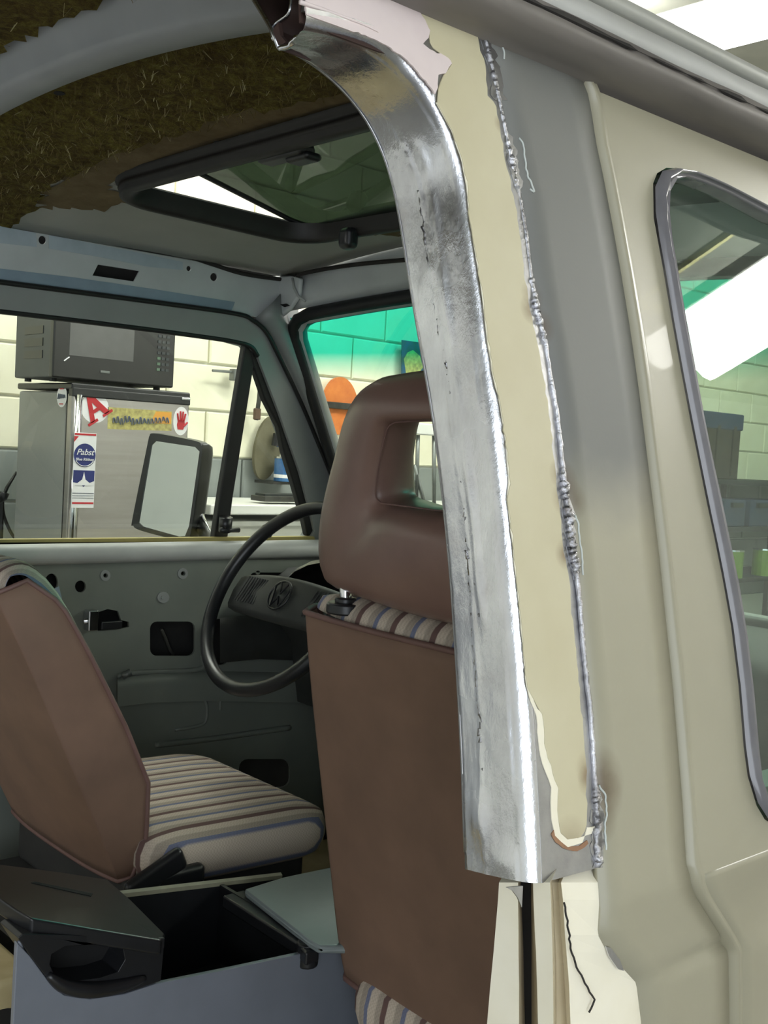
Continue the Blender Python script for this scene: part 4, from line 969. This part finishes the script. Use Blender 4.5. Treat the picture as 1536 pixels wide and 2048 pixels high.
# black cup-holder block at the rear end
zc = f3[0][2]-.006; zl = f3[4][2]+.006
tub = [c_(*p, .002) for p in [(36, 1876), (46, 1868), (330, 1876), (322, 1962), (250, 1986), (180, 1996), (130, 1988), (100, 1964), (60, 1912)]]
hol = [c_(*p, .002) for p in [(100, 1930), (104, 1908), (130, 1893), (200, 1890), (246, 1896), (250, 1920), (236, 1944), (200, 1956), (150, 1962), (112, 1956)]]
plate('cup_holder', [tub, hol], (-.05, 0, 0), 'black_plastic', con, bevel=.006, seg=3)
plate('cup_holder_well', [[p-EX*.04 for p in hol]], (-.12, 0, 0), 'hole_black', con)
MB().tube(smooth_curve([c_(*p, .003) for p in [(96, 1950), (130, 1972), (180, 1980), (240, 1972), (290, 1956)]], 24), .010*np.sin(np.linspace(.15, math.pi-.15, 24))**.5, 8).build('cup_holder_lip', 'black_plastic', con, smooth=True)
# black tray lid above the cup holder
tp = [(-200, 1700), (0, 1728), (110, 1742), (214, 1758), (262, 1800), (330, 1868), (322, 1880), (200, 1860), (62, 1836), (30, 1818), (-40, 1770), (-200, 1740)]
ZL = .885
LP, LN = np.array([.15, -.15, .866]), np.array([0, .38, 1.])
lid3 = [PL(px, py, LP, LN) for px, py in tp]
plate('tray_lid', [lid3], (0, 0, -.020), 'black_plastic', con, bevel=.007, seg=3)
plate('tray_slot', [[PL(px, py, LP+EZ*.0008, LN) for px, py in [(62, 1765), (70, 1763), (186, 1787), (182, 1792)]]], (0, 0, -.001), 'hole_black', con)
# grey lid at the front end
gl_ = [(488, 1776), (560, 1754), (700, 1724), (860, 1690), (900, 1880), (690, 1893), (640, 1892), (612, 1874)]
ZG = .742
plate('front_lid', [[Z(px, py, ZG) for px, py in gl_]], (0, 0, -.012), 'lid_grey', con, bevel=.006, seg=3)
plate('front_lid_frame', [[Z(px, py, ZG-.013) for px, py in [(444, 1790), (490, 1778), (640, 1896), (612, 1906), (592, 1884)]]], (0, 0, -.02), 'black_plastic', con, bevel=.004)
MB().tube([Z(616, 1882, ZG-.01), Z(616, 1882, ZG-.01)-EZ*.035], .016, 12).build('lid_catch', 'black_plastic', con, smooth=False, bevel=.004)

# ================================================================== fridge and microwave by the block wall
FXf = -2.1
fr = empty('mini_fridge', (-2.3, 1.21, .72), 'silver mini fridge with stickers, seen through the driver window', 'fridge')
fy0, fy1 = .987, 1.432
MB().box((-2.325, (fy0+fy1)/2, 1.135), (.37, fy1-fy0, .82)).build('body', 'fridge_side', fr, bevel=.008)
MB().box((-2.31, (fy0+fy1)/2, 1.562), (.42, fy1-fy0+.006, .022)).build('top_cover', 'black_plastic', fr, bevel=.006)
dr = MB().box((-2.117, (fy0+fy1)/2, 1.125), (.035, fy1-fy0, .83)).build('fridge_door', 'fridge_steel', fr, bevel=.006)
MB().tube([(-2.108, fy0+.024, .72), (-2.108, fy0+.024, 1.535)], .016, 12).build('handle_strip', 'chrome', dr, smooth=True)
MB().box((-2.110, (fy0+fy1)/2, 1.543), (.030, fy1-fy0+.002, .03)).build('top_trim', 'black_plastic', fr, bevel=.004)
MB().box((-2.138, (fy0+fy1)/2, 1.13), (.008, fy1-fy0-.004, .82)).build('door_gasket', 'black_rubber', fr)
MB().box((-2.1, fy1-.02, 1.55), (.02, .035, .01)).build('hinge_cap', 'chrome', fr, bevel=.003)
def fp(px, py, o=.0): return X(px, py, FXf+.0008+o)
FY, FZ_ = EY, EZ
def fsize(px): return px*4.2/FPX
def sticker(name, loop, label): return tag(plate(name, [loop], (-.0006, 0, 0), 'sticker_white', fr), label=label)
# round one on the side face
sc = Y(123.6, 792.7, fy0-.001)
o = plate('sticker', [circ(sc, .036, EX, EZ, 24)], (0, .0008, 0), 'sticker_white', fr)
MB().tube(smooth_curve([sc+np.array([-.026+.0052*k, -.0014, .009*(1 if k % 2 else -1)*(1-.05*k)]) for k in range(11)], 40), .0018, 5).build('sticker_lettering', 'sticker_slate', o)
for dz in (-.025, .025): MB().box(sc+np.array([0, -.0012, dz]), (.028, .0006, .004)).build('sticker_mark', 'sticker_red', o)
# letter A
ac = fp(190, 816)
o = sticker('sticker', circ(ac, .050, EY, EZ, 28), 'white round sticker with a red letter A')
an = math.radians(34); ax, ay = np.array([0, math.cos(an), math.sin(an)]), np.array([0, -math.sin(an), math.cos(an)])
A_ = [[(-.040, -.036), (-.008, .046), (.012, .046), (.040, -.036), (.020, -.036), (.012, -.014), (-.014, -.014), (-.022, -.036)], [(-.009, -.002), (.007, -.002), (-.001, .022)]]
plate('letter', [[ac+EX*.0016+ax*a+ay*b for a, b in l] for l in A_], (-.001, 0, 0), 'sticker_red', o)
for q in (-.031, .031): plate('letter_serif', [[ac+EX*.0016+ax*(q+a)+ay*b for a, b in ((-.020, -.042), (.020, -.042), (.020, -.033), (-.020, -.033))]], (-.001, 0, 0), 'sticker_red', o)
# banner
o = tag(plate('sticker', [[fp(*p) for p in ((216, 814), (344, 823), (343, 862), (215, 858))]], (-.0006, 0, 0), 'sticker_yellow', fr), label='faded yellow banner sticker with blue lettering')
plate('sticker_mark', [[fp(*p, .0004) for p in ((312, 823), (343, 825), (342, 848), (300, 846))]], (-.0004, 0, 0), 'sticker_orange', o)
for k in range(15):
    x = 226+k*7.6; h = random.uniform(8, 15); yb = 834+random.uniform(-3, 4)
    m_ = MB(); m_.tube(smooth_curve([fp(x, yb+h, .001), fp(x+1.5, yb, .001), fp(x+4, yb+h*.5, .001), fp(x+5, yb+h, .001)], 8), .0026, 5); m_.build('sticker_lettering', 'sticker_slate', o)
# hand
hcn = fp(362, 842)
o = sticker('sticker', [hcn+EY*.031*math.cos(t)+EZ*.050*math.sin(t) for t in np.linspace(0, 2*math.pi, 29)[:-1]], 'white oval sticker with a red hand')
hm = MB(); hm.plate([[hcn+EX*.0012+EY*a+EZ*b for a, b in ((-.012, -.030), (.010, -.030), (.016, -.012), (.013, .004), (-.012, .004), (-.016, -.014))]], (-.0008, 0, 0))
for a0, a1, b1 in ((-.011, -.016, .026), (-.003, -.004, .034), (.004, .007, .033), (.011, .017, .026)): hm.tube([hcn+EX*.001+EY*a0, hcn+EX*.001+EY*a1+EZ*b1], .0030, 6)
hm.tube([hcn+EX*.001+EY*.012+EZ*-.018, hcn+EX*.001+EY*.026+EZ*-.004], .0034, 6); hm.build('hand_print', 'sticker_red', o)
# tall beer sticker
q0, q1 = fp(144, 864), fp(182, 1015)
yw, zh = q1[1]-q0[1], q0[2]-q1[2]; cy, z1 = (q0[1]+q1[1])/2, q0[2]
SXx = FXf+.0185
def st_(a, b, o=0.): return np.array([SXx+o, cy+a*yw/2, z1-b*zh])
o = tag(plate('sticker', [[st_(-1, 0), st_(1, 0), st_(1, 1), st_(-1, 1)]], (-.0006, 0, 0), 'sticker_white', fr), label='tall white sticker with blue disc and red bars')
for b0, b1 in ((.01, .035), (.925, .95), (.80, .81), (.835, .842), (.865, .872)): plate('sticker_bar', [[st_(-.96, b0, .0005), st_(.96, b0, .0005), st_(.96, b1, .0005), st_(-.96, b1, .0005)]], (-.0005, 0, 0), 'sticker_red' if b0 < .03 or b0 > .9 else 'sticker_slate', o)
plate('sticker_disc', [circ(st_(0, .30, .0006), yw*.49, EY, EZ, 28)], (-.0006, 0, 0), 'sticker_blue', o)
plate('sticker_ribbon', [[st_(*p, .0005) for p in ((-.95, .50), (.95, .50), (.95, .64), (.30, .68), (0, .72), (-.30, .68), (-.95, .66))]], (-.0005, 0, 0), 'sticker_blue', o)
plate('sticker_star', [[st_(*p, .001) for p in ((0, .52), (.14, .62), (.8, .70), (.1, .70), (-.1, .70), (-.8, .70), (-.14, .62))]], (-.0005, 0, 0), 'sticker_white', o)
plate('sticker_corner', [[st_(*p, .0004) for p in ((-1, .05), (-.6, .05), (-1, .13))]], (-.0004, 0, 0), 'sticker_red', o)
text_mesh('sticker_lettering', 'Pabst', yw*.36, st_(0, .26, .0012), EY, EZ, 'sticker_white', o, shear=.35)
text_mesh('sticker_lettering', 'Blue Ribbon', yw*.165, st_(0, .355, .0012), EY, EZ, 'sticker_white', o, shear=.2)
MB().tube([st_(.9*math.cos(t), .30+.9*math.sin(t)*yw/zh/2, .001) for t in np.linspace(.5, 2.6, 14)], .0012, 5).build('sticker_mark', 'sticker_white', o)

mw = empty('microwave', (-2.25, 1.14, 1.58), 'black microwave oven standing on the mini fridge', 'microwave')
my0, my1, mz0, mz1 = .917, 1.362, 1.584, 1.835
MB().box((-2.26, (my0+my1)/2, (mz0+mz1)/2), (.27, my1-my0, mz1-mz0)).build('body', 'micro_side', mw, bevel=.006)
MB().box((-2.115, (my0+my1)/2, (mz0+mz1)/2), (.03, my1-my0+.004, mz1-mz0)).build('front', 'micro_black', mw, bevel=.006)
def mp_(px, py, o=0.): return X(px, py, FXf+.0+o)
wn = [mp_(*p, .001) for p in ((140, 640), (270, 657), (268, 724), (138, 716))]
wn = [np.array([wn[0][0], wn[3][1], 1.775]), np.array([wn[0][0], wn[1][1], 1.775]), np.array([wn[0][0], wn[1][1], wn[2][2]]), np.array([wn[0][0], wn[3][1], wn[2][2]])]
plate('door_window', [wn], (-.002, 0, 0), 'micro_window', mw, bevel=.001)
MB().tube([mp_(128, 722, .004), mp_(139, 714, .004)], .002, 6).build('door_trim', 'chrome', mw)
MB().box(mp_(210, 744, .002), (.003, .034, .008)).build('maker_badge', 'pole_grey', mw, bevel=.001)
MB().box((FXf+.001, my1-.045, 1.785), (.003, .05, .022)).build('display', 'micro_side', mw)
for r_ in range(7):
    for c in range(3): MB().box((FXf+.001, my1-.062+c*.017, 1.757-r_*.019), (.003, .012, .009)).build('button', 'micro_side' if r_ < 4 or c else 'key_green', mw)
for k in range(3): MB().box((-2.25, my0-.001, 1.66+.04*k), (.14, .002, .026)).build('side_vent', 'micro_black', mw)
for a in (-2.35, -2.16):
    for b in (my0+.03, my1-.03): MB().tube([(a, b, 1.5735), (a, b, 1.588)], .012, 8).build('foot', 'black_rubber', mw)
fs = empty('cabinet', (-2.35, 1.2, 0), 'low white cabinet under the mini fridge', 'cabinet')
MB().box((-2.42, 1.0, .36), (.70, 1.30, .70)).build('body', 'white_paint', fs, bevel=.006)
MB().box((-2.065, .72, .36), (.015, .55, .60)).build('cabinet_door', 'white_paint', fs, bevel=.004)
MB().box((-2.065, 1.28, .36), (.015, .55, .60)).build('cabinet_door', 'white_paint', fs, bevel=.004)
# lamp arm left of the fridge
wk = empty('work_lamp', X(0, 1060, -2.55), 'black jointed lamp arm with cord left of the fridge', 'lamp')
b0 = X(8, 1000, -2.6)
MB().tube([X(4, 1000, -2.6), X(14, 975, -2.6), X(32, 946, -2.6), X(58, 972, -2.6)], .007, 8).build('arm', 'black_plastic', wk, smooth=True)
MB().tube([X(-20, 1005, -2.58), X(6, 992, -2.58), X(8, 985, -2.58)], .020, 10).build('lamp_head', 'black_plastic', wk, smooth=True)
MB().tube(smooth_curve([X(4, 1000, -2.6), X(8, 1032, -2.6), X(22, 1065, -2.6), X(40, 1088, -2.6)], 20), .006, 6).build('cord', 'black_rubber', wk, smooth=True)
pz = X(4, 1000, -2.6)
MB().tube([pz, (pz[0], pz[1], .712)], .009, 8).build('stem', 'black_plastic', wk); MB().tube([(pz[0], pz[1], .71), (pz[0], pz[1], .73)], .07, 20).build('base', 'black_plastic', wk)

# ================================================================== bench and things on the wall
wb = empty('workbench', (-2.5, 2.55, 0), 'white workbench with a raised lip along the block wall', 'workbench')
MB().box((-2.53, 2.52, 1.145), (.46, 1.7, .04)).build('top', 'white_paint', wb, bevel=.006)
MB().box((-2.55, 2.52, 1.085), (.38, 1.66, .02)).build('shelf_lip', 'white_paint', wb, bevel=.004)
MB().box((-2.58, 2.52, .54), (.36, 1.62, 1.08)).build('carcass', 'white_paint', wb, bevel=.006)
for k in range(3): MB().box((-2.392, 1.92+.53*k, .55), (.02, .50, .9)).build('bench_door', 'white_paint', wb, bevel=.004)
tr_ = empty('tool_tray', X(555, 1000, -2.4), 'long dark steel tray lying on the white workbench', 'tray')
t0, t1 = X(515, 998, -2.4), X(604, 1000, -2.4)
MB().box(((t0+t1)/2+EZ*.004).tolist(), (.10, t1[1]-t0[1], .022)).build('body', 'steel_dark', tr_, bevel=.003)
MB().box(((t0+t1)/2+EZ*.018).tolist(), (.07, (t1[1]-t0[1])*.9, .014)).build('lid', 'shelf_dark', tr_, bevel=.003)
# orange disc
od = empty('hanging_disc', X(682, 812, -2.72), 'orange oval disc with a dark clamp bar on the wall', 'disc')
def wv(px, py, o=0.): return X(px, py, -2.74+o)
oc, oa, ob = wv(682, 812), (wv(717, 812)-wv(647, 812))/2, (wv(682, 754)-wv(682, 870))/2
plate('disc', [[oc+oa*math.cos(t)*(1-.06*math.sin(t))+ob*math.sin(t) for t in np.linspace(0, 2*math.pi, 41)[:-1]]], (-.02, 0, 0), 'orange', od, bevel=.006)
MB().box(wv(685, 812, .012), (.02, .24, .030)).build('clamp_bar', 'steel_dark', od, bevel=.004)
MB().tube([wv(645, 800, .01), wv(650, 818, .01)], .012, 8).build('clamp_knob', 'steel_dark', od); MB().tube([wv(700, 818, .02), wv(712, 820, .02)], .014, 8).build('clamp_knob', 'steel_dark', od)
o2 = empty('hanging_disc', wv(724, 810), 'small orange disc half hidden behind the headrest', 'disc')
plate('disc', [[wv(735, 812, -.02)+oa*.7*math.cos(t)+ob*.35*math.sin(t) for t in np.linspace(0, 2*math.pi, 25)[:-1]]], (-.015, 0, 0), 'orange', o2, bevel=.004)
MB().tube([wv(735, 812, -.012), wv(735, 812, .0)], .012, 10).build('hub', 'steel_dark', o2)
# olive paddle
op = empty('hanging_paddle', wv(538, 900), 'olive brown oval paddle with a short handle seen through the vent window', 'paddle')
oc, oa, ob = wv(537, 896), (wv(572, 905)-wv(502, 890))/2, (wv(546, 832)-wv(522, 960))/2
plate('blade', [[oc+oa*.72*math.cos(t)+ob*math.sin(t) for t in np.linspace(0, 2*math.pi, 33)[:-1]]], (-.02, 0, 0), 'brown_olive', op, bevel=.005)
MB().tube([wv(512, 840, .01), wv(518, 800, .01), wv(522, 752, .01)], .010, 8).build('handle', 'steel_dark', op, smooth=True)
MB().box(wv(514, 828, .01), (.02, .03, .05)).build('ferrule', 'beam_brown', op, bevel=.004)
br = empty('wall_bracket', wv(472, 752), 'small steel wall bracket behind the vent window bar', 'bracket')
MB().box(wv(472, 750), (.04, .045, .05)).build('plate', 'pole_grey', br, bevel=.004); MB().tube([wv(425, 741), wv(468, 744)], .006, 6).build('rod', 'pole_grey', br)
bt = empty('paint_can', wv(575, 960), 'small blue and white tin beside the olive paddle', 'can')
c0 = X(573, 940, -2.66)
MB().tube([c0-EZ*.05, c0+EZ*.05], .055, 20).build('body', 'tin_blue', bt, smooth=False); MB().tube([c0+EZ*.05, c0+EZ*.058], .057, 20).build('rim', 'chrome', bt)
MB().tube([c0-EZ*.035, c0-EZ*.02], .0555, 20).build('label_band', 'sticker_white', bt)
MB().box(c0+np.array([-.055, 0, -.058]), (.14, .16, .012)).build('ledge', 'steel_dark', bt)
tg = empty('spray_gun', wv(556, 890), 'dark spray gun hanging beside the olive paddle', 'spray gun')
MB().tube([wv(556, 868, .03), wv(552, 892, .03)], .022, 10).build('body', 'black_plastic', tg); MB().tube([wv(552, 890, .03), wv(566, 880, .05)], .012, 8).build('nozzle', 'tin_blue', tg)
ps_ = empty('poster', wv(825, 710), 'blue picture poster on the block wall above the headrest', 'poster')
plate('sheet', [[wv(804, 680), wv(880, 690), wv(880, 770), wv(803, 762)]], (-.004, 0, 0), 'poster_blue', ps_)
plate('print', [[wv(*p, .001) for p in ((808, 718), (815, 705), (826, 700), (840, 712), (846, 735), (836, 748), (812, 746))]], (-.001, 0, 0), 'sticker_yellow', ps_)
st = empty('folding_stand', (-2.4, 2.95, 0), 'grey folding pole stand seen through the headrest opening', 'stand')
for a, b in (((836, 870), (832, 1010)), ((829, 930), (862, 1060)), ((826, 960), (812, 1060)), ((868, 862), (868, 1060))): MB().tube([X(*a, -2.2), X(*b, -2.2)], .009, 8).build('pole', 'pole_grey', st, smooth=True)
q = X(840, 858, -2.2)
MB().box(q, (.04, .42, .05)).build('top_board', 'white_paint', st, bevel=.006)
for dy in (-.15, .15): MB().tube([(q[0], q[1]+dy, q[2]), (q[0]+(.12 if dy > 0 else -.12), q[1]+dy*1.3, 0)], .010, 8).build('leg', 'pole_grey', st)
# shelf unit far along the wall, seen through the windshield and the passenger door glass
su_ = empty('shelf_unit', (-2.55, 6.2, 0), 'dark shelving unit against the wall far beyond the windshield', 'shelf')
for z in (.30, .72, 1.04, 1.33): MB().box((-2.58, 6.3, z), (.42, 2.2, .03)).build('shelf_board', 'shelf_dark', su_)
for y in (5.22, 6.02, 6.75, 7.38):
    for x in (-2.76, -2.39): MB().box((x, y, .7), (.03, .03, 1.4)).build('post', 'steel_dark', su_)
cr = empty('storage_crate', (-2.55, 5.7, 1.345), 'dark storage crate on top of the far shelving unit', 'crate')
a, b = X(1386, 822, -2.4), X(1482, 832, -2.4)
MB().box((-2.56, (a[1]+b[1])/2, (a[2]+1.345)/2), (.34, b[1]-a[1], a[2]-1.345)).build('body', 'crate_brown', cr, bevel=.01)
MB().box((-2.56, (a[1]+b[1])/2, a[2]-.04), (.36, b[1]-a[1]+.02, .10)).build('lid', 'bin_blue', cr, bevel=.01)
for k in range(3): MB().box((-2.385, (a[1]+b[1])/2-.18+.18*k, 1.52), (.012, .03, .3)).build('rib', 'crate_brown', cr)
words = ('left-hand', 'second', 'third', 'right-hand')
for k in range(4):
    o = empty('storage_bin', (-2.5, 5.55+.3*k, 1.055), '%s small blue bin on the far shelving unit' % words[k], 'bin', 'blue bins on the far shelf')
    MB().box((-2.5, 5.55+.3*k, 1.14), (.24, .24, .17)).build('body', 'bin_blue', o, bevel=.01); MB().box((-2.37, 5.55+.3*k, 1.19), (.02, .12, .03)).build('label_holder', 'shelf_dark', o)
bo = empty('bottle', (-2.45, 6.75, 1.055), 'dark bottle standing right of the blue bins', 'bottle')
rows = [[np.array([-2.45+r*math.cos(t), 6.75+r*math.sin(t), 1.055+z]) for t in np.linspace(0, 2*math.pi, 15)[:-1]] for r, z in ((.001, 0), (.045, .002), (.045, .13), (.03, .17), (.014, .20), (.014, .235))]
mesh('body', *grid(rows, True), 'shelf_dark', bo, smooth=True); MB().tube([(-2.45, 6.75, 1.285), (-2.45, 6.75, 1.31)], .017, 10).build('cap', 'black_plastic', bo)
for k, y in enumerate((5.62, 6.0)):
    o = empty('paint_can', (-2.42, y, .735), ('left' if k == 0 else 'right')+' bright green can on the lower far shelf', 'can')
    MB().tube([(-2.42, y, .735), (-2.42, y, .90)], .07, 16).build('body', 'can_green', o); MB().tube([(-2.42, y, .90), (-2.42, y, .91)], .072, 16).build('rim', 'chrome', o)
